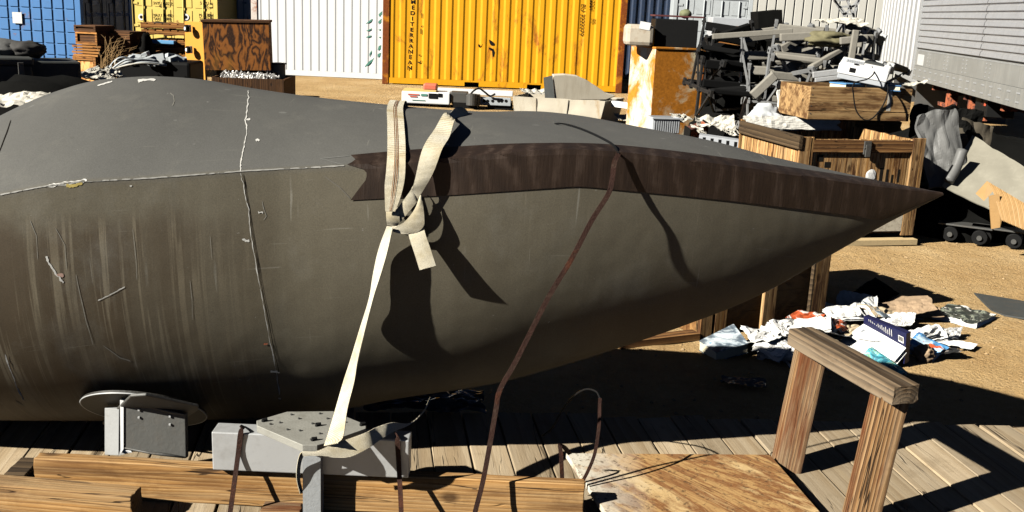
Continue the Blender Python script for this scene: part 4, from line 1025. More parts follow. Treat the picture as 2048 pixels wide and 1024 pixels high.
# ================================================================ crates
def vboards(mb, x0, x1, y, z0, z1, wd, t=.02, M=None, rnd=random):
    x = x0
    while x < x1-.005:
        e = min(x1, x+wd*rnd.uniform(.8, 1.15)); mb.box(x+.0015, e-.0015, y, y+t, z0, z1+rnd.uniform(-.004, .004), M); x = e
# big crate with a hasp
cr = atZ(1824, 489, 0); CA = 15.0; CW = 1.29; CH = .99; CDp = 1.15
cl = cr-V((math.cos(R(CA)), math.sin(R(CA)), 0))*CW
crate = thing('hasp_crate', 'open wooden crate with scorched vertical boards and a metal hasp', 'crate', (cl.x, cl.y, gh(cl.x, cl.y)+.0), CA, 'wooden crates', local=True)
rnd = random.Random(8)
mb = MB(); vboards(mb, .04, CW-.04, .03, .10, CH-.02, .07, rnd=rnd); mb.build('front_boards', W_CRATE, crate, bevel=.001)
mb = MB(); vboards(mb, .0, CW, CDp, .10, CH+.02, .07, rnd=rnd); mb.build('back_boards', W_CRATE, crate, bevel=.001)
Ms = Matrix(((0, 1, 0, 0), (1, 0, 0, 0), (0, 0, 1, 0), (0, 0, 0, 1)))
mb = MB(); vboards(mb, .05, CDp-.02, .02, .10, CH-.03, .05, M=Ms, rnd=rnd); mb.build('side_boards', W_CRATE, crate, bevel=.001)
mb = MB(); vboards(mb, .05, CDp-.02, CW-.04, .10, CH-.03, .05, M=Ms, rnd=rnd); mb.build('side_boards', W_CRATE, crate, bevel=.001)
MB().box(.04, CW-.04, .06, CDp-.01, .10, .13).build('floor_boards', W_CRATEX, crate)
for (a, b, y) in ((0, .105, 0), (.115, .135, .004), (CW-.135, CW-.055, 0), (CW-.05, CW-.005, .002)):
    MB().box(a, b, y, y+.027, .08, CH).build('stile', W_CRATE, crate, bevel=.002)
MB().box(.137, CW-.137, .004, .028, CH-.135, CH-.025).build('top_rail', W_CRATEX, crate, bevel=.003)
MB().box(.137, CW-.137, .004, .028, .12, .30).build('bottom_rail', paint('whitewashed_wood', (.62, .55, .42), var=.2, dirt=.8, dirtcol=(.12, .07, .03), scale=12), crate, bevel=.003)
timber('side_cap', V(cl)+V((math.cos(R(CA))*-.012-math.sin(R(CA))*.0, -.01, CH-.05)), V(cl)+V((-math.sin(R(CA))*CDp, math.cos(R(CA))*CDp, CH-.05)), .04, .12, W_DARKX, None)
cap = bpy.data.objects['side_cap']; cap.parent = crate; cap.matrix_basis = Matrix(((0, -1, 0, -.003), (1, 0, 0, -.01), (0, 0, 1, CH-.05), (0, 0, 0, 1)))
PALE = paint('pale_lumber', (.60, .45, .24), var=.12)
for y_ in (-.06, CDp-.08): MB().box(-.02, CW+.01, y_, y_+.10, 0, .055).build('skid', PALE, crate, bevel=.003)
hs = thing('tmp', 'x', 'x')
bpy.data.objects.remove(hs)
mb = MB(); hx = .64
mb.box(hx, hx+.07, -.012, .003, CH-.15, CH-.03); mb.box(hx+.01, hx+.06, -.028, -.013, CH-.17, CH-.06); mb.tube([V((hx-.005, -.016, CH-.09)), V((hx+.075, -.016, CH-.09))], .008, 8)
mb.build('hasp', P_STEEL, crate, bevel=.002)
mb = MB(); mb.blob((.77, .026, .645), (.05, .006, .05), .5, 4, 2.4, 2); mb.build('torn_label', PAPER, crate)
mb = MB()
for (a, z, w_, h_) in ((.86, .63, .03, .16), (.93, .63, .02, .14), (.985, .60, .02, .10), (1.05, .64, .018, .12), (.20, .80, .06, .06), (.28, .74, .06, .05)): mb.box(a, a+w_, .0275, .0295, z-h_/2, z+h_/2)
mb.build('burnt_marks', INK, crate)
# stuff in and behind the crate
def crate_pt(x, y, z): return V(cl)+V((math.cos(R(CA))*x-math.sin(R(CA))*y, math.sin(R(CA))*x+math.cos(R(CA))*y, z))
FLUFF = flat('white_padding', (.62, .60, .54), .95, var=.1, bump=.6, scale=8)
def blobthing(name, label, c, rad, mat, rough=.35, seed=0, freq=2.2, cat_=None, group=None, sub=4, zmin=None, facet=False):
    mb = MB(); mb.blob(c, rad, rough, seed, freq, sub, zmin); o = mb.build(name, mat, None, smooth=not facet, loc=tuple(c)); return tag(o, label, cat_ or name.replace('_', ' '), group)
# lower crate behind the nose
la = atZ(1399, 677, 0); lb2 = atZ(1646, 648, 0); lv = lb2-la; LA = math.degrees(math.atan2(lv.y, lv.x)); LW = lv.length; LH = .83
low = thing('slatted_crate', 'brown wooden slatted crate on the sand right behind the nose tip', 'crate', tuple(la), LA, 'wooden crates', local=True)
for a in (0, .11): MB().box(a*1.0, a+.09, 0, .03, 0, LH).build('slat', W_CRATE, low, bevel=.003)
u = (1518-1399)/(1646-1399)*LW
MB().box(u, u+.10, 0, .03, 0.0, LH).build('slat', W_CRATE, low, bevel=.003)
MB().box(LW-.12, LW, 0, .03, 0, LH).build('slat', W_CRATE, low, bevel=.003)
mb = MB()
zz = 0.02
while zz < LH: mb.box(0, LW, .032, .05, zz, min(LH, zz+.118)); zz += .12
mb.build('wall_boards', W_OLDCR, low)
mb = MB(); mb.box(.001, .03, .052, .95, 0, LH); mb.build('end_panel', plywood('plywood_end', (.10, .04, .01), (.48, .26, .09), scale=3, freq=12), low)
MB().box(LW-.03, LW-.001, .052, .95, 0, LH).build('end_panel', W_OLDCR, low); MB().box(0, LW, .95, .97, 0, LH).build('back_panel', W_OLDCR, low)
mb = MB(); 
for k in range(5): mb.box(.0, LW, .02+k*.19, .19+k*.19, LH+.002, LH+.022+random.uniform(0, .004))
mb.build('lid', W_CRATEX, low)
MB().box(LW-.135, LW-.121, .0, .028, 0, LH).build('slat_edge', W_DARKX, low)
MB().box(-.6, -.02, -.03, .06, 0, .045).build('floor_batten', W_CRATEX, low)

# box of boards on the crate
wA = atY(1615, 237, 9.9); wB = atY(1817, 243, 10.15); wv2 = wB-wA; wl2 = math.hypot(wv2.x, wv2.y)
WBZ = min(wA.z, wB.z)
wa = math.degrees(math.atan2(wv2.y, wv2.x))
wb = thing('wooden_box', 'open golden plank box lying on top of the hasp crate', 'box', (wA.x, wA.y, WBZ), wa, None, local=True)
hbx = atY(1615, 172, 9.9).z-WBZ
MB().box(0, wl2, 0, .025, hbx*.27, hbx).build('front_board', W_BOX, wb, bevel=.004); MB().box(0, wl2, .002, .024, 0, hbx*.25).build('front_board', W_BOX, wb, bevel=.004)
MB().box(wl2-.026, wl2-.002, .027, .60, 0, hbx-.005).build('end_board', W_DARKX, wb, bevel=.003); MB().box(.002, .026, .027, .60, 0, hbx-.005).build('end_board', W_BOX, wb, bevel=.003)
MB().box(0, wl2, .601, .625, 0, hbx).build('back_board', W_BOX, wb); MB().box(.027, wl2-.027, .027, .6, .0, .02).build('base_board', W_BOX, wb)
mb = MB()
for xx in (.02, wl2-.03):
    for z in (.05, .12, .22, .28): mb.box(xx, xx+.008, -.003, .004, z*hbx/.3, z*hbx/.3+.008)
mb.build('nails', P_STEEL, wb)
MB().box(wl2*.76, wl2*.80, -.002, .0, .1, hbx).build('white_drip', paint('whitish_drip', (.5, .47, .40), var=.2), wb)
# packing block carrying the box behind the crate
MB_ = MB(); 
c0 = V((wA.x, wA.y+.15, 0))
blk = thing('packing_case', 'dark packing case mostly hidden behind the hasp crate', 'case', (wA.x+.12, wA.y+.30, 0), wa, None, local=True)
MB().box(0, wl2-.2, .12, .9, 0, WBZ-.003).build('case_body', W_DARKX, blk, bevel=.004); MB().box(-.01, wl2-.19, .10, .118, WBZ*.7, WBZ*.8).build('batten', W_DARKX, blk)
# padding
sheet('packing_padding', 'white quilted padding hanging over the back of the hasp crate', crate_pt(.55, CDp-.02, CH-.06), (1.1, .15), FLUFF, (50, 0, CA), 31, .22, None, 'padding', n=26, solid=.02)
sheet('packing_padding', 'white wad of padding at the left end of the wooden box', atY(1572, 240, 10.6), (.24, .34), FLUFF, (62, 6, 15), 32, .16, None, 'padding', n=18, solid=.02)
blobthing('plastic_bag', 'translucent pale plastic bag left of the white padding', atY(1530, 238, 10.3), (.16, .12, .14), flat('pale_plastic', (.55, .57, .58), .25), .4, 4, 2)
# machine on the box
mz = WBZ+hbx
dv = thing('office_machine', 'white office machine with dark base lying tilted on the wooden box', 'machine', tuple(atY(1724, 158, 10.25)), 0, None, local=True, rot=(R(10), R(8), R(-22)))
MB().box(-.24, .24, -.17, .17, .05, .15).build('case', WHITE, dv, bevel=.012)
MB().box(-.23, .23, -.16, .16, 0, .049).build('base', GREYPL, dv, bevel=.006)
MB().box(-.02, .16, .05, .14, .151, .162).build('cover', P_DGREY, dv, bevel=.003)
mb = MB()
for i in range(8):
    for j in range(4): mb.box(-.19+i*.022, -.175+i*.022, -.05+j*.03, -.03+j*.03, .151, .156)
mb.build('keys', GREYPL, dv); mb = MB(); mb.box(-.13, -.07, -.173, -.171, .085, .13); mb.build('port', P_BLACK, dv)
MB().tube([V((-.08, -.10, .15)), V((-.08, -.10, .158))], .025, 14).build('knob', P_BLACK, dv)
for (px, py, sx, rz_, mt, lb_) in ((1695, 170, .3, 30, flat('blue_binder', (.10, .26, .48), .5), 'blue binder sticking out of the wooden box under the machine'), (1765, 172, .34, -20, flat('blue_folder', (.05, .13, .26), .5), 'dark blue folder lying at the right of the wooden box')):
    b_ = thing('binder', lb_, 'binder', tuple(atY(px, py+8, 10.2)), rz_, None, local=True); MB().box(-sx/2, sx/2, -.11, .11, 0, .012).build('cover', mt, b_, bevel=.003); MB().box(-sx/2, sx/2, -.11, .11, .05, .062).build('cover', mt, b_, bevel=.003); MB().box(-sx/2+.01, sx/2-.01, -.10, .108, .0125, .0495).build('pages', PAGES, b_)
sheet('rag', 'crumpled pale rag right of the white office machine', atY(1805, 172, 10.3), (.45, .25), CANVAS, (0, 0, 20), 41, .35, None, 'rag', n=18, solid=.004)
def tubething(name, label, pts, r, mat, cat_, group=None, n=6):
    P = []; 
    for i in range((len(pts)-1)*6+1): P.append(cat(pts, i/6))
    o = MB().tube(P, r, n).build(name, mat, None, smooth=True, loc=tuple(pts[0])); return tag(o, label, cat_, group)
tubething('power_cable', 'thin black cable looping down the front of the wooden box', [atY(1744, 134, 10.15), atY(1748, 146, 10.0), atY(1735, 158, 9.9), atY(1708, 167, 9.85), atY(1707, 190, 9.87), atY(1713, 222, 9.87), atY(1730, 240, 9.87), atY(1748, 234, 9.9), atY(1768, 207, 9.95), atY(1776, 178, 10.0), atY(1768, 158, 10.1)], .007, CABLE, 'cable')

# right-hand heap
mb = MB(); 
def drape(name, label, pxl, pxr, pyt, pyb, Y, depth, mat, folds=7, seed=0, cat_=None):
    """cloth or sack hanging in vertical folds, closed round the back"""
    a = atY(pxl, pyb, Y); b = atY(pxr, pyt, Y); cx = (a.x+b.x)/2; rx = (b.x-a.x)/2; n = 64; m_ = 22; rows = []
    for i in range(m_+1):
        f = i/m_; z = lerp(b.z, a.z, f); r = []; prof = min(1, .25+1.6*f**.55) if f < .35 else 1+.12*math.sin(f*5+seed)
        for j in range(n+1):
            t = 2*math.pi*j/n; fd = .10*f**.5*math.sin(folds*t+2.5*noise.noise(V((f*2, seed, math.cos(t)))))+.16*noise.noise(V((math.cos(t)*1.6+seed, math.sin(t)*1.6, f*2.6)))+.07*noise.noise(V((math.cos(t)*5, math.sin(t)*5+seed, f*7)))
            k = prof*(1+fd); r.append(V((cx+rx*k*math.cos(t)+.05*math.sin(f*4+seed), Y+depth*k*math.sin(t), z+.05*noise.noise(V((math.cos(t)*2, math.sin(t)*2, seed))))))
        rows.append(r)
    mb = MB(); mb.grid(rows); mb.add([sum(rows[0][:-1], V((0, 0, 0)))/n]+rows[0], [(0, j+1, j+2) for j in range(n)])
    o = mb.build(name, mat, None, smooth=True, loc=(cx, Y, a.z)); return tag(o, label, cat_ or name.replace('_', ' '))
sheet('grey_sack', 'grey crumpled sack slumped against the right end of the hasp crate', tuple(atY(1868, 372, 9.75)), (.42, .78), TARP, (66, -6, 12), 133, .34, None, 'sack', n=30, solid=.03, fq=.6)
sheet('sack_fold', 'dark grey sack fold behind the crumpled grey sack', tuple(atY(1880, 360, 10.1)), (.7, .8), TARPD, (60, 6, -10), 134, .5, None, 'sack', n=24, solid=.03)
sheet('dark_sack', 'dark brown sack standing between grey sack and grey board', tuple(atY(1930, 372, 10.0)), (.36, .72), flat('sack_brown', (.06, .05, .035), .9, var=.4), (72, 10, -14), 135, .4, None, 'sack', n=30, solid=.03, fq=.6)
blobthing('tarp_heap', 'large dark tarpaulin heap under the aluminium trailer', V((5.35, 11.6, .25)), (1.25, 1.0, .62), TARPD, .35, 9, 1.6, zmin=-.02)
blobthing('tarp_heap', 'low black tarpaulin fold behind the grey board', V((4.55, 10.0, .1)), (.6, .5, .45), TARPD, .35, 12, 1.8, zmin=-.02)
tubething('grey_pipe', 'pale grey cloth roll leaning between the sacks', [atY(1925, 300, 9.5), atY(1912, 335, 9.45), atY(1897, 362, 9.4)], .05, TARP, 'roll', n=10)
mb = MB()
A_, B_, C_, D_ = atY(1945, 271, 10.0), atY(2110, 375, 9.0), atY(2110, 480, 8.6), atY(1884, 373, 9.45)
g = []
for i in range(13):
    g.append([lerp(lerp(A_, D_, i/12), lerp(B_, C_, i/12), j/16)+V((0, -.05*math.sin(j/16*3)+.02*noise.noise(V((i*.4, j*.3, 2))), .02*noise.noise(V((i*.3, j*.4, 7))))) for j in range(17)])
mb.grid(g); tag(mb.build('grey_board', CARDG, None, smooth=True, solid=.012, loc=tuple(D_), fix=False), 'large pale grey fibre board leaning on the dark heap at right', 'board')
mb = MB(); g = []
A_, B_, C_, D_ = atY(1975, 363, 8.9), atY(2080, 425, 8.5), atY(2080, 470, 8.4), atY(2003, 437, 8.6)
for i in range(5):
    g.append([lerp(lerp(A_, D_, i/4), lerp(B_, C_, i/4), j/60)+V((0, 0, .006*math.sin(j/60*26*2*math.pi)))+V((0, 0, .03*math.sin(i*.9))) for j in range(61)])
mb.grid(g)
cb_ = thing('torn_cardboard', 'torn brown corrugated cardboard in front of the grey board', 'cardboard', tuple(D_))
mb.build('corrugated_sheet', CARD, cb_, solid=.003, fix=False)
mb = MB(); mb.prism([atY(1978, 392, 8.75), atY(1999, 388, 8.7), atY(2004, 440, 8.7), atY(2000, 455, 8.7), atY(1983, 458, 8.75)], (0, .01, 0)); mb.build('flap', CARD, cb_)
mb = MB(); mb.prism([atY(1952, 388, 8.95), atY(1975, 363, 8.9), atY(1990, 378, 8.85), atY(1968, 402, 8.85)], (0, .01, .004)); mb.build('flap', CARD, cb_)
for k, (px, py, lb_) in enumerate(((1958, 487, 'black roller dolly nearest the crate, under the torn cardboard'), (2026, 494, 'black roller dolly at the right edge of the picture'))):
    c = atZ(px, py, 0); dl = thing('roller_dolly', lb_, 'dolly', tuple(c), 62, 'black roller dollies', local=True)
    for yy in (.0, .26):
        rl = MB().tube([V((-.11, yy, .075)), V((.11, yy, .075))], .07, 20).build('roller', P_BLACK, dl, bevel=.004)
        M90 = None
        for e in (-.115, .115): MB().tube([V((e, yy, .075)), V((e*1.18, yy, .075))], .024, 12).build('hub', P_STEEL, rl)
    MB().box(-.10, .12, -.10, .38, .155, .17).build('plate', P_STEEL, dl, bevel=.003)
A_ = [atZ(1948, 585, .02), atZ(2075, 606, .05), atZ(2075, 640, .03), atZ(2010, 630, .02), atZ(1983, 620, .015)]
tag(MB().prism(A_[::-1], (0, 0, -.012)).build('metal_sheet', P_DGREY, None, bevel=.002, loc=tuple(A_[0])), 'flat dark grey metal sheet on the sand at the right edge', 'metal sheet')

# ================================================================ cabinet and boxes
cc = atY(1312, 98, 15.3); CHT = cc.z
cab = thing('metal_cabinet', 'tall rust-streaked white metal cabinet beside the yellow container', 'cabinet', (cc.x, 15.3, 0), 18, None, local=True)
cw, cdp = .82, .90
MB().box(.004, cw, .0, .02, .03, CHT).build('front_panel', P_CABR, cab, bevel=.004); MB().box(0, .003, .0, cdp, .03, CHT).build('side_panel', P_CAB, cab)
MB().box(.004, cw-.004, .021, cdp, .02, CHT-.01).build('carcass', P_CABR, cab); MB().box(-.01, cw+.01, -.015, cdp, CHT+.001, CHT+.03).build('top', P_RUSTBR if False else P_CABR, cab, bevel=.004)
MB().box(cw-.012, cw+.004, -.012, -.001, .03, CHT).build('edge_trim', P_YELRUST, cab)
MB().box(.02, cw-.02, .03, cdp-.02, 0, .02).build('plinth', P_BLACK, cab)
z0 = CHT+.03
def rbox(name, label, pxl, pxr, pyt, Y, z, d, mat, rz=0, bev=.03, cat_='box', wob=0):
    a = atY(pxl, pyt, Y); b = atY(pxr, pyt, Y)
    o = MB().box(a.x, b.x, Y, Y+d, z, a.z).build(name, mat, None, bevel=bev, loc=(a.x, Y, z)); o.rotation_euler.z = R(rz); return tag(o, label, cat_)
wt = rbox('weathered_box', 'rounded weathered grey box on the left end of the cabinet top', 1254, 1310, 48, 15.35, z0, .5, paint('weathered_plastic', (.52, .46, .36), var=.25, dirt=.7, dirtcol=(.25, .12, .04), scale=4), bev=.06)
lab = MB().obox((.27, -.004, .30), (.16, .006, .11), (0, 8, 0)).build('label_patch', WHITE, None); lab.parent = wt
bb = rbox('black_box', 'open black box on the right of the cabinet top', 1312, 1398, 37, 15.5, z0, .55, P_BLACK, bev=.01)
rim = MB().box(-.02, .72, -.02, .57, .445, .47).build('rim', flat('dark_red_plastic', (.10, .03, .03), .6), None, bevel=.004); rim.parent = bb
blobthing('canister', 'olive round canister on the black box on the cabinet', atY(1371, 28, 15.8), (.09, .09, .07), flat('olive', (.16, .17, .09), .8), .15, 2, 2, 'canister', sub=3)
# ribbed tray
tA = atY(1303, 268, 13.5)
tray = thing('ribbed_tray', 'pale grey ribbed plastic tray in front of the rusty cabinet', 'tray', (tA.x, 13.5, atY(1335, 268, 13.5).z), 12, None, local=True)
mb = MB(); p = [(0, 0), (.40, 0), (.40, .30), (0, .30)]; hT = .21
mb.box(.02, .40, .02, .30, 0, .012)
for (x0, y0, x1, y1) in ((.02, .02, .40, .03), (.02, .29, .40, .30), (.02, .03, .03, .29), (.39, .03, .40, .29)): mb.box(x0, x1, y0, y1, .0125, hT)
for k in range(12): mb.box(.03+k*.031, .044+k*.031, .004, .019, .01, hT-.02)
mb.build('tub', GREYPL, tray); MB().box(-.005, .425, -.01, .015, hT-.02, hT).build('rim', GREYPL, tray, bevel=.004)
q_ = atY(1392, 262, 13.3)
cp = thing('copper_radiator', 'small copper red radiator lying right of the ribbed tray', 'radiator', tuple(q_), 30, None, local=True, rot=(R(20), R(-15), R(30)))
MB().box(-.14, .14, -.05, .05, -.09, .09).build('core', P_RUSTBR, cp, bevel=.01); MB().box(-.16, -.141, -.06, .06, -.10, .10).build('end_tank', P_BLACK, cp); MB().box(.141, .16, -.06, .06, -.10, .10).build('end_tank', P_BLACK, cp)
for k, (px, py, Y, s, lb_) in enumerate(((1430, 258, 13.3, (.55, .42), 'large crumpled white cloth below the dark seat frames'), (1362, 245, 13.9, (.36, .2), 'white crumpled rag behind the ribbed tray'), (1462, 276, 12.6, (.4, .3), 'dirty white rag left of the dark crate cap'), (1400, 272, 12.9, (.3, .2), 'white scrap of cloth beside the copper radiator'), (1492, 285, 12.2, (.3, .25), 'greenish white rag next to the hasp crate corner'))):
    sheet('rag', lb_, tuple(atY(px, py, Y)), s, CANVAS, (25, 0, k*40), 50+k, .4, 'rags by the seat heap', 'rag', n=16, solid=.004)
# grey rail below
rA, rB = atY(1398, 276, 12.4), atY(1480, 288, 12.3)
gr = thing('grey_rail', 'grey slotted metal rail lying just behind the nose top', 'rail', tuple(rA)); MB().bar(rA, rB, .22, .10).build('beam', GREYPL, gr, bevel=.004)
for k in range(5): MB().obox(lerp(rA, rB, .1+.19*k)+V((0, -.112, 0)), (.05, .006, .06)).build('slot', P_BLACK, gr)
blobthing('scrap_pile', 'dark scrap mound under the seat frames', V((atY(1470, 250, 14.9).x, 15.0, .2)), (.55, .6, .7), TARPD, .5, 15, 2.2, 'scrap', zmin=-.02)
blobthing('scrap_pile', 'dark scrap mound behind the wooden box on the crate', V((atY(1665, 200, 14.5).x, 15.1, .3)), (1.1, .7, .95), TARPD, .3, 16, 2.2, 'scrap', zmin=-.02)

# ================================================================ seat frames
SEATM = P_SEAT
def make_seat(label, cush, metal):
    t = thing('seat_frame', label, 'seat frame', (0, 0, 0), 0, 'stripped seat frames in the heap', local=True)
    W_ = .68
    for s in (0, W_):
        mb = MB(); mb.bar((s, 0, 0), (s, .05, .82), .03, .05, (0, 1, 0)); mb.build('upright', metal, t)
        mb = MB(); mb.bar((s, .02, .38), (s, -.46, .36), .03, .05); mb.build('seat_rail', metal, t)
        mb = MB(); mb.bar((s, -.44, .36), (s, -.02, .02), .02, .035); mb.build('brace', metal, t)
        for (y, z) in ((.045, .78), (.02, .38), (-.44, .36)):
            b_ = MB().obox((s, y, z), (.045, .10, .09), (10, 0, 0)).build('gusset', metal, t, bevel=.004)
            MB().tube([V((s-.03, y, z)), V((s+.03, y, z))], .016, 8).build('bolt', P_BLACK, b_)
    for (y, z, w_, h_) in ((.03, .72, .07, .12), (.02, .46, .07, .11), (-.40, .385, .12, .07)):
        MB().box(.03, W_-.03, y-w_/2, y+w_/2, z-h_/2, z+h_/2).build('cushion', cush, t, bevel=.016)
    MB().bar((.02, .0, .05), (W_-.02, .0, .05), .03, .03).build('cross_bar', metal, t)
    return t
s_l = make_seat('x', CUSH, SEATM); s_d = make_seat('x', CUSHD, P_SEATSHADE)  # second seat is a dark copy, shadow put into its colours
seats = [  # px, py (of the frame base centre), Y, rotation (x,y,z), light?, label
    (1540, 246, 13.6, (-90, 8, 4), 1, 'light seat frame lying on its back at the foot of the heap'),
    (1545, 190, 13.7, (-90, 0, -6), 1, 'light seat frame lying flat in the middle of the stack, above the bottom one'),
    (1575, 215, 13.8, (0, 3, 8), 1, 'light seat frame standing upright in the middle of the stack'),
    (1540, 158, 13.9, (-90, -3, 6), 1, 'light seat frame lying flat at the level of the cabinet top rust'),
    (1580, 160, 14.1, (3, 4, -10), 1, 'light seat frame standing tilted in the upper stack beside the dark recess'),
    (1545, 122, 14.2, (-84, -9, 10), 1, 'light seat frame tipped backwards near the top of the stack'),
    (1540, 105, 14.4, (-96, -10, 4), 1, 'light seat frame with the highest grey roll, topmost of the left stack'),
    (1640, 170, 14.0, (-15, -25, 30), 1, 'light seat frame leaning right behind the white office machine, lower'),
    (1655, 178, 14.3, (4, 4, -20), 1, 'light seat frame upright behind the white office machine'),
    (1700, 178, 14.2, (5, -3, 14), 1, 'light seat frame upright at the right end of the heap'),
    (1660, 110, 14.6, (-88, 5, -8), 1, 'light seat frame lying along the top of the right heap'),
    (1720, 112, 14.6, (-70, 12, 25), 1, 'light seat frame poking up against the corrugated trailer'),
    (1690, 165, 13.7, (-90, 14, -24), 1, 'light seat frame lying flat directly behind the office machine'),
    (1610, 122, 14.8, (-92, 3, -8), 1, 'light seat frame bridging left and right stacks at the top'),
    (1738, 172, 14.5, (6, 8, 50), 1, 'light seat frame turned sideways at the far right of the heap'),
    (1440, 230, 14.0, (0, 3, 10), 0, 'shade-darkened seat frame standing lowest in the dark gap right of the cabinet'),
    (1470, 220, 14.3, (5, -8, -20), 0, 'shade-darkened seat frame leaning in the dark gap beside the light stack'),
    (1440, 165, 14.2, (-85, 5, 5), 0, 'shade-darkened seat frame lying flat halfway up the dark gap'),
    (1455, 175, 14.4, (0, 8, 15), 0, 'shade-darkened seat frame upright at cabinet-top height'),
    (1480, 122, 14.4, (-75, -20, 10), 0, 'shade-darkened seat frame tipped at the top of the dark gap'),
    (1432, 150, 14.6, (-6, 6, -10), 0, 'shade-darkened seat frame directly right of the black box')]
first = {1: True, 0: True}
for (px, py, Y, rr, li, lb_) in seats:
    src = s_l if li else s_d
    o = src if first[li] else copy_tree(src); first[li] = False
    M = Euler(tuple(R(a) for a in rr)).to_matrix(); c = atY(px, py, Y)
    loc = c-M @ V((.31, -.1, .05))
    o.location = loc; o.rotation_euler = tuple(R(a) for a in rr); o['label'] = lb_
# loose bits of the heap
for k, (x0, y0, x1, y1, Y, r_, mt, lb_) in enumerate(((1425, 73, 1585, 62, 14.0, .028, CUSH, 'long grey padded bar crossing the top of the seat heap'), (1560, 75, 1650, 70, 13.9, .04, CUSH, 'pale padded bar lying level right of the top seat'), (1505, 192, 1550, 150, 13.3, .045, CUSH, 'short padded bar leaning diagonally inside the stack'), (1680, 82, 1735, 76, 13.6, .035, CUSH, 'pale short roll on the right heap'), (1702, 120, 1712, 60, 13.5, .03, CUSH, 'pale strap hanging upright over the right heap'), (1625, 150, 1690, 142, 13.3, .03, P_ALUB, 'bare metal tube left of the office machine'), (1630, 160, 1700, 152, 13.2, .02, P_ALUB, 'thin metal rod below the bare tube'))):
    a, b = atY(x0, y0, Y), atY(x1, y1, Y); n = 8
    o = MB().bar(a, b, r_*2, r_*2.6).build('padded_bar' if mt is CUSH else 'metal_tube', mt, None, bevel=r_*.3, loc=tuple(a)); tag(o, lb_, 'bar')
blobthing('olive_bag', 'olive green canvas bag on top of the right seat heap', atY(1655, 78, 13.9), (.30, .2, .10), flat('olive_canvas', (.15, .135, .075), .9, var=.3), .35, 8, 2)
sheet('netting_cloth', 'pale rumpled cloth on the top of the right seat heap', tuple(atY(1680, 52, 14.4)), (.7, .4), CANVAS, (10, 0, 10), 61, .35, None, 'cloth', n=18, solid=.004)
# lattice behind the heap at upper right
for k, (a, b) in enumerate((((1668, 0), (1705, 45)), ((1690, -5), (1700, 40)), ((1712, -5), (1698, 42)), ((1672, 5), (1716, 0)), ((1680, 22), (1708, 20)))): pass
lt_ = thing('lattice_tower', 'grey metal lattice frame sticking up above the right seat heap', 'lattice', tuple(atY(1700, 45, 15.0)))
mb = MB()
for (a, b) in (((1662, -10), (1700, 48)), ((1690, -12), (1712, 44)), ((1722, -12), (1702, 46)), ((1668, 2), (1718, -4)), ((1676, 14), (1714, 12)), ((1684, 28), (1708, 28)), ((1668, 0), (1692, 28)), ((1718, 0), (1690, 28))): mb.bar(atY(*a, 15.0), atY(*b, 15.0), .03, .03)
mb.build('lattice_bars', P_ALUB, lt_)
# boxes behind the heap
rbox('wooden_case', 'orange brown wooden case behind the top of the seat heap, nearer the cabinet', 1442, 1502, 51, 16.8, 1.5, .5, W_ORANGE, bev=.006, cat_='case')
rbox('wooden_case', 'orange brown wooden case behind the seat heap, in front of the white shed', 1578, 1648, 52, 17.0, 1.5, .5, W_ORANGE, bev=.006, cat_='case')
rbox('plastic_crate', 'long light grey plastic crate in front of the grey container doors', 1426, 1518, 34, 18.0, 1.55, .5, GREYPL, bev=.01, cat_='crate')
dk_ = rbox('dark_case', 'tilted dark case on top of the seat heap before the white shed', 1522, 1571, 24, 15.2, 1.75, .5, TARPD, bev=.006, cat_='case'); dk_.rotation_euler = (0, R(-8), 0)
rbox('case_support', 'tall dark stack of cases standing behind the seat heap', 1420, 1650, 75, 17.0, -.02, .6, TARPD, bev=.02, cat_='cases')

# ================================================================ fibreglass tub and curved panel
tY = 17.8; a = atY(1026, 197, tY); b = atY(1211, 199, tY-.25); zt = (a.z+b.z)/2
tub = thing('open_tub', 'stained pale fibreglass tub on the sand in front of the yellow container', 'tub', (a.x, tY, 0))
c1, c2, c3, c4 = V((a.x, tY, zt)), V((b.x, tY-.25, zt+.01)), V((b.x+.42, tY+.75, zt+.0)), V((a.x+.28, tY+1.0, zt))
e1, e2, e3, e4 = [V((p.x+(.06 if p.x < 1 else -.09), p.y+.05, 0)) for p in (c1, c2, c3, c4)]
def wallgrid(p0, p1, q0, q1, nx=14, nz=6, seed=0):
    return [[lerp(lerp(p0, p1, i/nx), lerp(q0, q1, i/nx), j/nz)+V((0, .018*noise.noise(V((i*.5, j*.5, seed))), .012*noise.noise(V((i*.6, 3, seed))) if j == nz else 0)) for i in range(nx+1)] for j in range(nz+1)]
for k, (p0, p1, q0, q1) in enumerate(((e1, e2, c1, c2), (e2, e3, c2, c3), (e3, e4, c3, c4), (e4, e1, c4, c1))):
    mb = MB(); mb.grid(wallgrid(p0, p1, q0, q1, seed=k)); mb.build('wall', FIBRE, tub, smooth=True, solid=.012, fix=False)
mb = MB(); mb.prism([e1+V((.02, .02, .02)), e2+V((-.02, .02, .02)), e3+V((-.02, -.02, .02)), e4+V((.02, -.02, .02))], (0, 0, .02)); mb.build('bottom', FIBRE, tub)
mb = MB()
for f in (.25, .6): MB().bar(lerp(e1, e2, f)+V((0, -.02, .03)), lerp(c1, c2, f)+V((0, -.012, -.01)), .012, .012, (0, 1, 0)).build('seam', FIBRE, tub)
pc_ = atY(1110, 196, tY+.25)
cpn = thing('curved_panel', 'curved pale fibreglass panel standing inside the stained tub', 'panel', tuple(pc_))
out = [(1110, 200), (1107, 150), (1130, 149), (1155, 152), (1175, 161), (1195, 174), (1212, 186), (1233, 192), (1212, 200)]
mb = MB(); mb.prism([atY(x, y, tY+.05+(x-1110)*.0022) for x, y in out], (-.02, .30, 0)); mb.build('panel_shell', FIBRE, cpn, bevel=.012)
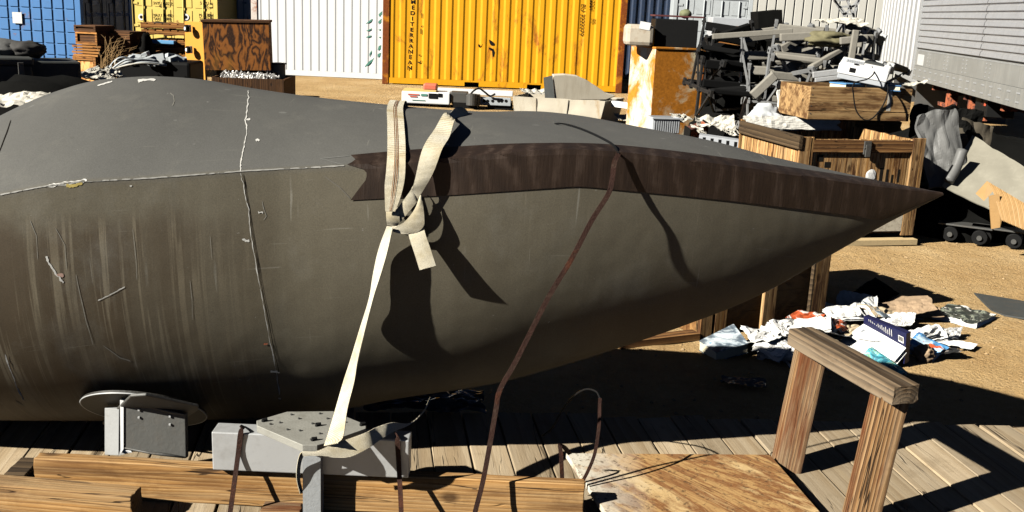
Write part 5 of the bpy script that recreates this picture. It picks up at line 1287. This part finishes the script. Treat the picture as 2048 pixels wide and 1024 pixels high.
mb = MB(); mb.prism([atY(1108, 198, tY+.04), atY(1104, 151, tY+.04), atY(1087, 155, tY+.28), atY(1090, 200, tY+.28)], (.01, -.008, 0)); mb.build('dark_end', P_DGREY, cpn)
for k, (px, py, Y, s, lb_) in enumerate(((1066, 188, 18.25, (.5, .25), 'white crumpled cloth in the left of the stained tub'), (1247, 240, 17.9, (.35, .3), 'white scrap on the sand between the stained tub and rusty cabinet'))):
    sheet('rag', lb_, tuple(atY(px, py, Y)), s, CANVAS, (20, 0, 20), 70+k, .4, 'rags near the tub', 'rag', n=14, solid=.004)
mb_ = atY(1250, 215, 17.5); tag(MB().bar(atY(1225, 207, 17.8), atY(1262, 212, 17.6), .1, .1).build('white_beam', WHITE, None, bevel=.004, loc=tuple(mb_)), 'short white beam between the tub and cabinet', 'beam')

# ================================================================ white equipment on the sand
eY = 20.0; eA = atY(803, 212, eY); 
eq = thing('equipment_rack', 'long white equipment case with clamp and perforated grey rail on the sand', 'equipment', (eA.x, eY, 0))
def pbox(mb, x0, x1, y0, y1, Y, d, base=None):
    p = atY(x0, y1, Y); q2 = atY(x1, y0, Y); z0_ = atY((x0+x1)/2, y1, Y).z if base is None else base; z1_ = atY((x0+x1)/2, y0, Y).z
    return mb.box(p.x, q2.x, Y, Y+d, z0_, z1_)
pbox(MB(), 803, 900, 184, 208, eY, .5).build('case', WHITE, eq, bevel=.02)
pbox(MB(), 806, 872, 180, 184, eY+.02, .4).build('lid', paint('lid_yellowish', (.75, .55, .2)), eq)
mb = MB(); pbox(mb, 857, 875, 187, 197, eY-.012, .01); pbox(mb, 876, 884, 187, 194, eY-.012, .01); mb.build('panel', P_BLACK, eq)
mb = MB()
for (x0, x1, y0, y1) in ((816, 838, 188, 190), (820, 834, 192, 194)): pbox(mb, x0, x1, y0, y1, eY-.012, .01)
mb.build('red_script', RED, eq); mb = MB(); pbox(mb, 842, 854, 188, 192, eY-.012, .01); pbox(mb, 824, 850, 200, 201, eY-.012, .01); mb.build('green_mark', INKG, eq)
pbox(MB(), 846, 874, 168, 181, eY+.15, .3).build('red_box', flat('red_box_paint', (.68, .17, .10), .5), eq, bevel=.03)
mb = MB(); pbox(mb, 900, 935, 185, 207, eY+.05, .4); pbox(mb, 932, 960, 190, 212, eY-.05, .3); mb.build('clamp', P_STEEL, eq, bevel=.02)
mb = MB(); c = atY(944, 199, eY-.1); mb.tube([c+V((0, 0, -.11)), c+V((0, 0, .11))], .10, 14); mb.build('drum', P_STEEL, eq, smooth=False)
rl = pbox(MB(), 960, 1022, 195, 211, eY, .12).build('perforated_rail', P_GREY, eq, bevel=.008)
mb = MB()
for x in (968, 975, 985, 997, 1003, 1012):
    c = atY(x, 202, eY-.006); mb.tube([c, c+V((0, .012, 0))], .03, 10)
mb.build('holes', P_BLACK, rl)
pbox(MB(), 870, 1026, 180, 190, eY+.7, .25).build('rear_beam', WHITE, eq, bevel=.01)
mb = MB()
for x in (826, 1000, 930): p = atY(x, 208, eY+.1); mb.box(p.x-.25, p.x+.25, eY+.05, eY+.6, 0, p.z-.0+.03)
mb.build('feet', P_BLACK, eq)
tubething('black_hose', 'short black hose looping over the white equipment rack', [atY(940, 190, 20.0), atY(948, 181, 19.9), atY(958, 177, 19.9), atY(968, 183, 19.9), atY(980, 192, 19.95), atY(990, 188, 19.9)], .02, CABLE, 'hose')

# ================================================================ left group
# dark box with latches
da = atY(63, 116, 11.6)
db = thing('dark_equipment_case', 'large dark grey equipment case with latches at the left edge', 'case', (da.x, 11.6, 0), 0, None, local=True, rot=(0, 0, R(32)))
hz_ = da.z
MB().box(-2.2, 0, 0, 1.0, 0, hz_-.09).build('body', P_DGREY, db, bevel=.02); MB().box(-2.22, .02, -.02, 1.02, hz_-.085, hz_).build('lid', P_DGREY, db, bevel=.02)
for x in (-.12, -.62, -1.2):
    MB().box(x-.03, x+.03, -.05, -.021, hz_-.22, hz_-.05).build('latch', P_STEEL, db, bevel=.004)
MB().box(.0, .55, .18, .9, 0, hz_-.05).build('step', P_DGREY, db, bevel=.02)
o = blobthing('canvas_bundle', 'grey canvas bundle on the dark equipment case at the picture edge', atY(4, 98, 12.0), (.30, .25, .115), TARP, .2, 5, 1.8)
o = blobthing('dark_bundle', 'dark strapped bundle on the dark equipment case beside the grey canvas', atY(54, 99, 12.0), (.2, .2, .10), flat('bundle_dark', (.045, .043, .04), .8), .22, 7, 2)
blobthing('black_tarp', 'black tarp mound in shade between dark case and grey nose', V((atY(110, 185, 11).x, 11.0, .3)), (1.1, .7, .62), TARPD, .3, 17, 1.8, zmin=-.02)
for k, (px, py, Y, s, lb_) in enumerate(((22, 215, 7.5, (.55, .3), 'crumpled white scrap behind the nose at the left edge'), (55, 205, 8.0, (.4, .25), 'crumpled white foil scrap beside the dark case foot'), (170, 163, 13.0, (.7, .4), 'pale rumpled cloth behind the top of the nose'), (215, 155, 13.5, (.6, .3), 'white rope tangle cloth below the wooden drawers'))):
    sheet('rag', lb_, tuple(atY(px, py, Y)), s, CANVAS, (18, 0, k*30), 80+k, .4, 'rags on the left', 'rag', n=18, solid=.004)
# stack of drawers / pallets, left
sY = 18.0
def wx(px, Y, py=100): return atY(px, py, Y).x
def wz(px, py, Y): return atY(px, py, Y).z
ck = thing('panel_crate', 'small wooden crate with bright plywood panel below the leaning stack at left', 'crate', (wx(145, sY), sY, 0), -12, 'wooden crates', local=True)
zt_ = wz(165, 112, sY); w1 = .46
MB().box(0, w1, .01, .6, 0.002, zt_-.02).build('panel', W_PANEL, ck)
for (x0, x1, z0_, z1_) in ((0, .06, 0, zt_), (w1-.06, w1, 0, zt_), (.061, w1-.061, zt_-.07, zt_), (.061, w1-.061, .3, .38)): MB().box(x0, x1, -.015, .009, z0_, z1_).build('frame_board', W_ORANGE, ck, bevel=.003)
zc_ = zt_+.002
labs = ['lowest thin wooden tray on the panel crate', 'second thin wooden tray above the panel crate', 'third thin wooden tray above the panel crate', 'fourth thin wooden tray in the leaning stack']
for k in range(4):
    tr_ = thing('wooden_tray', labs[k], 'tray', (wx(147+k*.6, sY), sY-.02, zc_), -14+k*3, 'wooden trays in the leaning stack', local=True)
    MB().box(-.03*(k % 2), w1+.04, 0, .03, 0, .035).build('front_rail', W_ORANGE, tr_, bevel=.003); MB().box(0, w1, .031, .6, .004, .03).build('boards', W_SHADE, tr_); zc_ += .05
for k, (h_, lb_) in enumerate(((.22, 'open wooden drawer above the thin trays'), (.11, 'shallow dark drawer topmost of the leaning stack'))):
    dw = thing('wooden_drawer', lb_, 'drawer', (wx(152-k*2, sY), sY, zc_), -10, None, local=True)  # loose wooden drawers stacked on the trays
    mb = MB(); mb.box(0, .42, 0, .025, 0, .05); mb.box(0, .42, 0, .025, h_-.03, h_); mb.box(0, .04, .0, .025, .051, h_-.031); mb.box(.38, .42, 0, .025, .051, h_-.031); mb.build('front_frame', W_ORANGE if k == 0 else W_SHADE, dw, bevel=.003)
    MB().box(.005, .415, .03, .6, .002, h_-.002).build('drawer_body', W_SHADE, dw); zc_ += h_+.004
db2 = thing('brown_case', 'dark brown wooden case in shade right of the leaning stack', 'case', (wx(197, 18.4), 18.4, 0), -8, None, local=True)
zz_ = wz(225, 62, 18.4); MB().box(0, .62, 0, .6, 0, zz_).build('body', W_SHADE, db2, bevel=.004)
mb = MB()
for z in (.3, .7, zz_-.14): mb.box(-.01, .63, -.025, -.001, z, z+.10)
mb.build('battens', W_SHADE, db2, bevel=.003)
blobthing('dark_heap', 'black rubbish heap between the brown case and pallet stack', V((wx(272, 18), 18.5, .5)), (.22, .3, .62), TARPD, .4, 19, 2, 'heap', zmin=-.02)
# dry weeds
rnd = random.Random(4)
wd_ = thing('dry_weeds', 'dry brown weed stalks in front of the brown case', 'weeds', (wx(210, 16), 16.0, .0))
mb = MB()
for k in range(46):
    x = wx(198, 16)+rnd.uniform(0, .35); z0_ = rnd.uniform(.55, .75); y = 16+rnd.uniform(-.15, .15); dx = rnd.uniform(-.1, .22); hh = rnd.uniform(.25, .62)
    mb.tube([V((x, y, z0_-.3)), V((x+dx*.3, y, z0_+hh*.5)), V((x+dx, y, z0_+hh*.9)), V((x+dx*1.8, y, z0_+hh))], [.006, .005, .004, .002], 4, False)
mb.build('stalks', flat('dry_straw', (.34, .21, .09), .9, var=.35), wd_)
# engine and cable tangle
en = thing('engine_tangle', 'black engine block with pale hoses behind the top of the nose', 'engine', (wx(300, 15), 15.0, 0))
MB().box(wx(232, 15), wx(378, 15), 15.0, 15.7, 0, wz(300, 122, 15)).build('block', P_BLACK, en, bevel=.04)
mb = MB(); rnd = random.Random(9)
for k in range(26):
    x = wx(240+rnd.uniform(0, 110), 14.9); z = wz(300, 122+rnd.uniform(-6, 6), 14.9); 
    mb.obox((x, 15+rnd.uniform(-.1, .4), z), (rnd.uniform(.05, .22), rnd.uniform(.05, .2), rnd.uniform(.03, .12)), (rnd.uniform(-20, 20), rnd.uniform(-20, 20), rnd.uniform(0, 90)))
mb.build('fittings', P_GREY, en, bevel=.004)
for k in range(9):
    y0 = 14.6+rnd.uniform(-.1, .1); P = [V((wx(200+rnd.uniform(0, 30), y0), y0, wz(210, 158, y0))), V((wx(212+rnd.uniform(0, 20), y0), y0, wz(215, 140, y0))), V((wx(225+k*7, y0), y0, wz(230, 118+rnd.uniform(-3, 8), y0))), V((wx(250+k*9, y0), y0+.2, wz(250, 124+rnd.uniform(-4, 6), y0)))]
    L = []
    for i in range(19): L.append(cat(P, i/6))
    MB().tube(L, rnd.choice((.012, .016, .022)), 6).build('hose', CANVAS if k % 2 else P_GREY, en, smooth=True)
# pallet stack
pY = 19.0
PAL = None; zp = wz(330, 132, pY)
zs_ = [(132, 285, 377, 0), (118, 290, 380, 2), (104, 292, 378, 1), (91, 296, 379, 0), (72, 284, 379, 0), (59, 283, 376, 3)]
plabs = ['lowest pallet of the stack behind the brown plywood box', 'second lowest pallet of the stack beside the brown box', 'third pallet from the ground beside the brown box', 'pallet with blue sheet below it in the stack', 'second pallet from the top before pale yellow doors', 'topmost pallet of the stack before pale yellow doors']
def make_pallet():
    t = thing('wooden_pallet', 'x', 'pallet', (0, 0, 0), 0, 'stacked pallets on the left', local=True)
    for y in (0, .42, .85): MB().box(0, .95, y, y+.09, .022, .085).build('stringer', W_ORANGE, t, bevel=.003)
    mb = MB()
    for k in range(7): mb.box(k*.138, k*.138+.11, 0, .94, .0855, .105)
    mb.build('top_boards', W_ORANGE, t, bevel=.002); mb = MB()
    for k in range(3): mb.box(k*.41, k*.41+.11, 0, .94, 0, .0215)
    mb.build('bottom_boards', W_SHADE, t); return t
pal = make_pallet()
for k, (py, xl, xr, a_) in enumerate(zs_):
    o = pal if k == 0 else copy_tree(pal); o.location = (wx(xl, pY), pY, wz(330, py, pY)); o.rotation_euler.z = R(a_+3); o['label'] = plabs[k]
MB().box(wx(296, pY)+.0, wx(296, pY)+.85, pY+.1, pY+.8, 0, wz(330, 132, pY)-.004).build('pallet_base', W_SHADE, None)
o = bpy.data.objects['pallet_base']; tag(o, 'dark crate underneath the pallet stack', 'crate'); o.name = 'base_crate'
bs = MB().box(wx(298, pY-.1), wx(352, pY), pY-.1, pY+.3, wz(320, 87, pY), wz(320, 80, pY)).build('blue_sheet', flat('blue_sheet', (.14, .36, .62), .6), None, bevel=.01, loc=(wx(298, pY), pY, wz(320, 87, pY))); tag(bs, 'folded light blue sheet between two pallets', 'sheet')
blobthing('dark_bundle', 'small dark lump on the top pallet', atY(322, 49, pY+.2), (.18, .15, .05), W_DARKX, .2, 2, 2, sub=2)
# brown plywood box with casters
bY = 17.3; ba = atY(409, 44, bY); bbz = atY(470, 143, bY).z
bw = wx(537, bY, 90)-wx(409, bY, 90)
wp = thing('caster_box', 'orange sided brown plywood box lying on its side with casters showing', 'box', (wx(409, bY, 90), bY, bbz), 0, None, local=True, rot=(0, R(-1.5), R(11)))
hh = ba.z-bbz
MB().box(0, bw, 0, .03, 0, hh).build('plywood_front', W_BROWN, wp, bevel=.004)
MB().box(0.001, bw-.001, .031, .85, 0.001, hh-.002).build('carcass', W_SHADE, wp); MB().box(-.03, bw+.02, -.02, .87, hh, hh+.035).build('top_edge', W_SHADE, wp, bevel=.003)
OR = flat('orange_panel', (.66, .29, .035), .55, var=.06)
sd = MB().hexa([V(p) for p in ((-.36, .25, -.17), (-.005, .0, -.17), (-.005, .05, -.17), (-.34, .31, -.17), (-.32, .22, hh), (-.005, 0, hh), (-.005, .05, hh), (-.30, .28, hh))]).build('orange_base', OR, wp, bevel=.004)
for z in (hh*.15-.1, hh*.42, hh*.86):
    c = V((-.20, .12, z)); cs = MB().obox(c+V((-.03, -.04, 0)), (.05, .05, .12), (0, 0, -60)).build('caster_fork', P_ALUB, wp, bevel=.004)
    cs2 = MB().tube([c+V((-.09, -.10, 0)), c+V((-.045, -.075, 0))], .062, 16).build('caster_wheel', P_BLACK, cs, bevel=.004); MB().tube([c+V((-.098, -.105, .0)), c+V((-.09, -.10, 0))], .03, 10).build('wheel_hub', WHITE, cs)
# crate of crumpled foil under it
fc = thing('foil_crate', 'dark wooden crate filled with crumpled foil under the plywood box', 'crate', (wx(425, bY-.25, 170), bY-.3, 0), 3, 'wooden crates', local=True)
fw = wx(566, bY, 170)-wx(425, bY, 170); fz = atY(500, 157, bY-.3).z
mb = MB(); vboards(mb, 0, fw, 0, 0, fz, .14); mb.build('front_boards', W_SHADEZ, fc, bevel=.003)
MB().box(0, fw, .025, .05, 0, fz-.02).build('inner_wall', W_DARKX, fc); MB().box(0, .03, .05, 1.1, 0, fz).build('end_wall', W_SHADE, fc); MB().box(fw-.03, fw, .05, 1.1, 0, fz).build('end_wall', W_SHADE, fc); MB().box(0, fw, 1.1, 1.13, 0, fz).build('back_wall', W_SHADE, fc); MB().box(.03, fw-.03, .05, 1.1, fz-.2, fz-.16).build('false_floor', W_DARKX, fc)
sheet('crumpled_foil', 'crumpled silvery foil heaped in the dark crate under the plywood box', (wx(498, bY-.1, 155), bY-.08, fz-.14), (fw-.15, .36), flat('foil', (.40, .39, .37), .35, metal=.5, var=.5), (12, 0, 3), 91, .5, None, 'foil', n=60, fq=3.2)
blk2 = thing('support_block', 'dark block holding the plywood box above the foil crate', 'block', (wx(430, bY+.3), bY+.35, 0), 0, None, local=True); MB().box(0, fw-.2, 0, .4, 0, bbz-.02).build('block_body', W_DARKX, blk2, bevel=.004)
dr_ = thing('metal_drum', 'small tan metal drum behind the right end of the foil crate', 'drum', (wx(556, 18, 140), 18.0, 0)); zt = wz(556, 128, 18)
MB().tube([V((wx(556, 18), 18, 0)), V((wx(556, 18), 18, zt))], .125, 24).build('body', paint('drum_tan', (.45, .38, .26), var=.2), dr_, smooth=False)
MB().tube([V((wx(556, 18), 18, zt)), V((wx(556, 18), 18, zt+.02))], .15, 24).build('lid', P_DGREY, dr_)

# ================================================================ heap of papers
GRP = 'papers and books scattered on the sand'
C_BOOK = printed('print_bluegrey', [(.0, (.10, .13, .16)), (.44, (.16, .20, .24)), (.5, (.42, .48, .52)), (.58, (.60, .64, .66)), (.66, (.12, .32, .48))], 7)
C_RED = printed('print_red', [(0, (.75, .73, .68)), (.42, (.55, .10, .03)), (.56, (.30, .06, .02)), (.64, (.72, .7, .66))], 9)
C_TEAL = printed('print_teal', [(0, (.03, .16, .22)), (.42, (.07, .36, .42)), (.52, (.30, .55, .56)), (.57, (.18, .40, .22)), (.63, (.10, .42, .52)), (.72, (.42, .62, .65))], 16)
C_BLUE = printed('print_blue', [(0, (.05, .17, .45)), (.45, (.10, .32, .62)), (.57, (.45, .60, .72)), (.63, (.62, .10, .03)), (.68, (.75, .42, .06)), (.72, (.10, .3, .6))], 4, dist=.6)
C_MAG = printed('print_dark', [(0, (.75, .73, .68)), (.40, (.03, .035, .03)), (.52, (.12, .13, .11)), (.56, (.30, .33, .25)), (.60, (.05, .05, .05)), (.68, (.70, .68, .62))], 8)
C_BW = printed('print_mono', [(0, (.80, .79, .76)), (.50, (.35, .35, .34)), (.56, (.78, .77, .73)), (.64, (.05, .05, .05)), (.69, (.80, .79, .76))], 10)
C_TAN = flat('paper_brown', (.34, .24, .15), .9, var=.3, bump=.5, scale=8)
C_BEI = flat('paper_beige', (.50, .40, .26), .9, var=.25, bump=.5, scale=8)
C_NAVY = flat('print_navy', (.010, .012, .055), .5)
def pslab(name, label, corners, t, mat, edge=PAGES, parts=('cover', 'pages'), bend=0, group=GRP, cat_='book', fine=0):
    """book or magazine: top corners (px,py,z), thickness t; a cover over a block of pages"""
    P = [atZ(x, y, z) for x, y, z in corners]; c = sum(P, V((0, 0, 0)))/4
    nrm = (P[1]-P[0]).cross(P[3]-P[0]).normalized(); nrm = nrm if nrm.z > 0 else -nrm
    root = thing(name, label, cat_, tuple(c-nrm*t), 0, group)
    n = 8
    def g(o, k=1.0):
        return [[(lerp(lerp(P[0], P[1], i/n), lerp(P[3], P[2], i/n), j/n)-c)*k+c+nrm*(bend*math.sin(i/n*math.pi)+fine*noise.noise(V((i*.7, j*.7, c.x*9)))-o) for i in range(n+1)] for j in range(n+1)]
    mb = MB(); mb.grid(g(0)); mb.build(parts[0], mat, root, solid=.003, fix=False)
    mb = MB(); a = [p for r in g(.003, .97) for p in r]; b = [p for r in g(t-.003, .97) for p in r]; m_ = len(a); k = n+1
    fs = [(i*k+j, i*k+j+1, (i+1)*k+j+1, (i+1)*k+j) for i in range(n) for j in range(n)]; fs += [tuple(x+m_ for x in f[::-1]) for f in fs]
    bd = [j for j in range(k)]+[i*k+n for i in range(1, k)]+[n*k+j for j in range(n-1, -1, -1)]+[i*k for i in range(n-1, 0, -1)]
    fs += [(bd[i], bd[(i+1) % len(bd)], bd[(i+1) % len(bd)]+m_, bd[i]+m_) for i in range(len(bd))]
    mb.add(a+b, fs); mb.build(parts[1], edge, root)
    mb = MB(); mb.grid(g(t)); mb.build(parts[0], mat, root, solid=.003, fix=False)
    return root
pslab('hardback_book', 'thick grey and white book lying apart at the left of the paper heap', [(1398, 682, .07), (1467, 648, .13), (1497, 687, .09), (1432, 705, .05)], .065, C_BOOK)
w_ = pslab('white_box', 'large white flat box tilted in the middle of the paper heap', [(1672, 686, .04), (1733, 644, .15), (1812, 696, .13), (1790, 722, .05)], .035, WHITE, PAPER, ('face', 'body'), cat_='box')
def onslab(pts, z=0):
    return None
# sketch and print on the white face
P1, P2, P3, P4 = [atZ(*q_) for q_ in ((1672, 686, .04), (1733, 644, .15), (1812, 696, .13), (1790, 722, .05))]
nn = (P3-P1).cross(P2-P1).normalized(); nn = nn if nn.z > 0 else -nn
def fp(u, v_): return lerp(lerp(P2, P3, u), lerp(P1, P4, u), v_)+nn*.0035
mb = MB()
for k in range(9):
    a = k*math.pi/4.5; mb.bar(fp(.13, .3), fp(.13+.07*math.cos(a)*(1 if k % 2 else .6), .3+.13*math.sin(a)*(1 if k % 2 else .6)), .003, .001, nn)
for k in range(7): mb.bar(fp(.4+.06*k, .35), fp(.4+.06*k, .5+.04*(k % 3)), .002, .001, nn)
for k in range(6): mb.bar(fp(.15+.1*k, .75), fp(.2+.1*k, .75), .002, .001, nn)
mb.build('printed_lines', INKGR, w_)
mb = MB(); mb.bar(fp(.22, .62), fp(.45, .5), .006, .001, nn); mb.bar(fp(.45, .5), fp(.56, .36), .006, .001, nn); mb.build('tear_line', INK, w_)
a, b = atZ(1731, 645, .15), atZ(1813, 697, .125); off = V((.02, .02, 0)); a2, b2 = atY(1727, 632, a.y), atY(1813, 667, b.y)
nb = thing('navy_box', 'navy blue printed box standing on edge behind the white box', 'box', tuple(lerp(a, b, .5)), 0, GRP)
MB().hexa([a-V((0, 0, .1)), b-V((0, 0, .1)), b+off*2.2-V((0, 0, .1)), a+off*2.2-V((0, 0, .1)), a2, b2, b2+off*2.2, a2+off*2.2]).build('box_body', C_NAVY, nb, bevel=.003)
def np_(u, v_): return lerp(lerp(a, b, u), lerp(a2, b2, u), v_)+V((-.004, -.005, .002))
mb = MB(); rnd = random.Random(6)
for k in range(13):
    u = .12+k*.045; h0 = rnd.uniform(.55, .9); mb.prism([np_(u, .25), np_(u+.012, .25), np_(u+.012, h0), np_(u, h0)], (.001, .001, 0))
mb.build('text_lines', PAPER, nb)
mb = MB(); mb.prism([np_(.82, .15), np_(.94, .15), np_(.94, .65), np_(.82, .65)], (.001, .001, 0)); bc = mb.build('barcode_panel', PAPER, nb)
mb = MB()
for k in range(7): mb.prism([p+V((-.002, -.002, .001)) for p in (np_(.835+k*.014, .3), np_(.841+k*.014, .3), np_(.841+k*.014, .6), np_(.835+k*.014, .6))], (.0005, .0005, 0))
mb.build('bars', INK, bc)
pslab('teal_booklet', 'teal blue patterned booklet lying against the lower edge of the white box', [(1722, 714, .07), (1745, 693, .115), (1815, 744, .04), (1793, 754, .02)], .018, C_TEAL, PAPER, bend=.015, fine=.015)
pslab('blue_magazine', 'rolled blue magazine with red stripe right of the white box', [(1812, 694, .06), (1838, 664, .10), (1898, 698, .05), (1868, 716, .03)], .03, C_BLUE, PAPER, bend=.02, fine=.02, cat_='magazine')
blobthing('torn_book', 'torn brown weathered book block in front of the blue magazine', atZ(1848, 706, .05), (.055, .05, .05), C_TAN, .35, 3, 2.5, 'book', GRP)
pslab('weathered_magazine', 'weathered white magazine with dark cover picture lying alone on the sand at right', [(1863, 628, .05), (1897, 607, .06), (1994, 629, .04), (1955, 648, .05)], .045, C_MAG, PAPER, fine=.02, cat_='magazine')
pslab('red_booklet', 'booklet with red and orange cover at the back left of the paper heap', [(1570, 636, .15), (1596, 620, .18), (1652, 628, .16), (1640, 640, .14)], .02, C_RED, PAPER, fine=.015)
pslab('white_catalogue', 'thick white catalogue under the red booklet', [(1562, 648, .11), (1592, 632, .14), (1660, 640, .12), (1655, 662, .08)], .05, C_BW, PAPER, fine=.015, cat_='catalogue')
pslab('tan_notebook', 'tan and gold worn notebook in the centre of the paper heap', [(1662, 664, .10), (1690, 648, .13), (1722, 652, .12), (1700, 672, .09)], .02, C_BEI, PAPER, fine=.02, cat_='notebook')
pslab('striped_magazine', 'glossy black and white magazine at the left front of the paper heap', [(1505, 690, .09), (1535, 670, .12), (1592, 690, .10), (1560, 716, .06)], .03, C_BW, PAPER, bend=.02, fine=.02, cat_='magazine')
pslab('dark_magazine', 'dark glossy magazine half under the left post of the timber frame', [(1548, 690, .05), (1590, 680, .06), (1612, 720, .03), (1580, 730, .02)], .03, printed('print_night', [(0, (.02, .02, .025)), (.55, (.10, .10, .11)), (.62, (.55, .54, .5))], 8), PAPER, bend=.02, fine=.02, cat_='magazine')
pslab('folded_newspaper', 'folded white newspaper behind the blue magazine', [(1843, 672, .07), (1860, 655, .09), (1925, 655, .07), (1920, 672, .05)], .02, C_BW, PAPER, fine=.03, cat_='newspaper')
sh = [(1905, 684, .26, .13, PAPER, 'white paper scrap in front of the folded newspaper', .4), (1793, 626, .50, .30, C_TAN, 'large creased brown paper at the back right of the heap', .3), (1742, 612, .30, .20, TARPD, 'black plastic sheet at the back of the paper heap', .5),
      (1712, 632, .34, .26, flat('paper_grey', (.50, .50, .48), .9, var=.2, bump=.4, scale=8), 'large grey curled paper standing at the back of the heap', .55), (1622, 668, .30, .2, PAPER, 'crumpled white paper beside the left end of the rail', .6), (1575, 668, .22, .16, PAPER, 'white rolled paper left of the catalogue', .7),
      (1545, 684, .20, .2, PAPER, 'white creased sheet on the glossy magazine', .5), (1655, 690, .34, .2, PAPER, 'white sheets between rail and white box', .35), (1690, 640, .26, .18, C_BW, 'printed white page behind the tan notebook', .5), (1660, 615, .30, .18, flat('paper_pale', (.66, .65, .62), .9, var=.15, bump=.4), 'pale folded sheet behind the red booklet', .5),
      (1785, 652, .26, .18, C_BW, 'torn printed page right of the navy box', .6), (1825, 640, .24, .14, C_TAN, 'brown torn page beside the large brown paper', .5), (1600, 690, .2, .16, C_BEI, 'yellowed crumpled page beside the left post', .7), (1640, 700, .22, .15, C_BW, 'printed crumpled page under the rail', .6), (1755, 640, .2, .14, C_BOOK, 'blue printed scrap behind the navy box', .4), (1715, 700, .2, .14, PAPER, 'white torn page under the white box', .4), (1890, 706, .2, .13, printed('print_night2', [(0, (.02, .02, .02)), (.6, (.25, .22, .2)), (.66, (.03, .03, .03))], 9), 'dark crumpled page at the right front of the heap', .6), (1527, 700, .24, .2, PAPER, 'white page at the sunlit left front of the heap', .35)]
for k, (px, py, sx_, sy_, mt, lb_, am) in enumerate(sh):
    c = atZ(px, py, .03); sheet('paper_sheet', lb_, (c.x, c.y, gh(c.x, c.y)+.005+.02*(k % 3)), (sx_*1.1, sy_*1.1), mt, (8*(k % 3), -6*(k % 4), -40+k*37), 100+k, am*.45, GRP, n=18)
more = [  # px, py, z, length, width, turn, cover, label
    (1585, 652, .10, .24, .17, 25, C_BW, 'printed white magazine leaning on the slatted crate foot'), (1625, 648, .13, .22, .16, -15, PAPER, 'plain white pamphlet on top of the white catalogue'),
    (1668, 648, .12, .20, .14, 40, C_RED, 'small red and white leaflet behind the tan notebook'), (1688, 625, .08, .26, .2, 10, PAPER, 'open white magazine at the back of the heap beside the grey paper'),
    (1560, 700, .04, .24, .18, -30, C_BW, 'black and white brochure low at the left front of the heap'), (1520, 672, .05, .2, .15, 15, PAPER, 'white brochure between the hardback book and the heap'),
    (1640, 682, .06, .24, .18, -10, C_BEI, 'yellowed magazine beneath the rail of the timber frame'), (1668, 712, .03, .22, .16, 30, C_BW, 'printed magazine under the white box front corner'),
    (1760, 625, .06, .24, .18, 20, C_BEI, 'beige magazine under the large brown paper'), (1815, 622, .04, .22, .16, -25, C_TAN, 'brown water stained magazine at the back right of the heap'),
    (1855, 668, .03, .2, .15, 10, PAPER, 'white leaflet beneath the folded newspaper'), (1605, 705, .03, .2, .15, 60, C_BOOK, 'blue grey magazine right of the left post'),
    (1735, 735, .02, .18, .12, -40, C_BW, 'black and white leaflet in the shadow edge below the teal booklet'), (1545, 660, .06, .18, .13, -50, C_BW, 'torn printed brochure at the foot of the slatted crate')]
for k, (px, py, z, L_, W_, a_, mt, lb_) in enumerate(more):
    c = atZ(px, py, z+.02); ca, sa_ = math.cos(R(a_)), math.sin(R(a_)); tl = .03*math.sin(k*2.1)
    cs_ = []
    for (u, v_) in ((-1, -1), (-1, 1), (1, 1), (1, -1)):
        p = c+V((ca*u*L_/2-sa_*v_*W_/2, sa_*u*L_/2+ca*v_*W_/2, tl*u+.02*v_)); q_ = proj(p); cs_.append((q_[0], q_[1], p.z))
    pslab('magazine', lb_, cs_, .012+.006*(k % 3), mt, PAPER, bend=.012*(k % 3), fine=.02, cat_='magazine')
print('OBJECTS', len(bpy.data.objects))
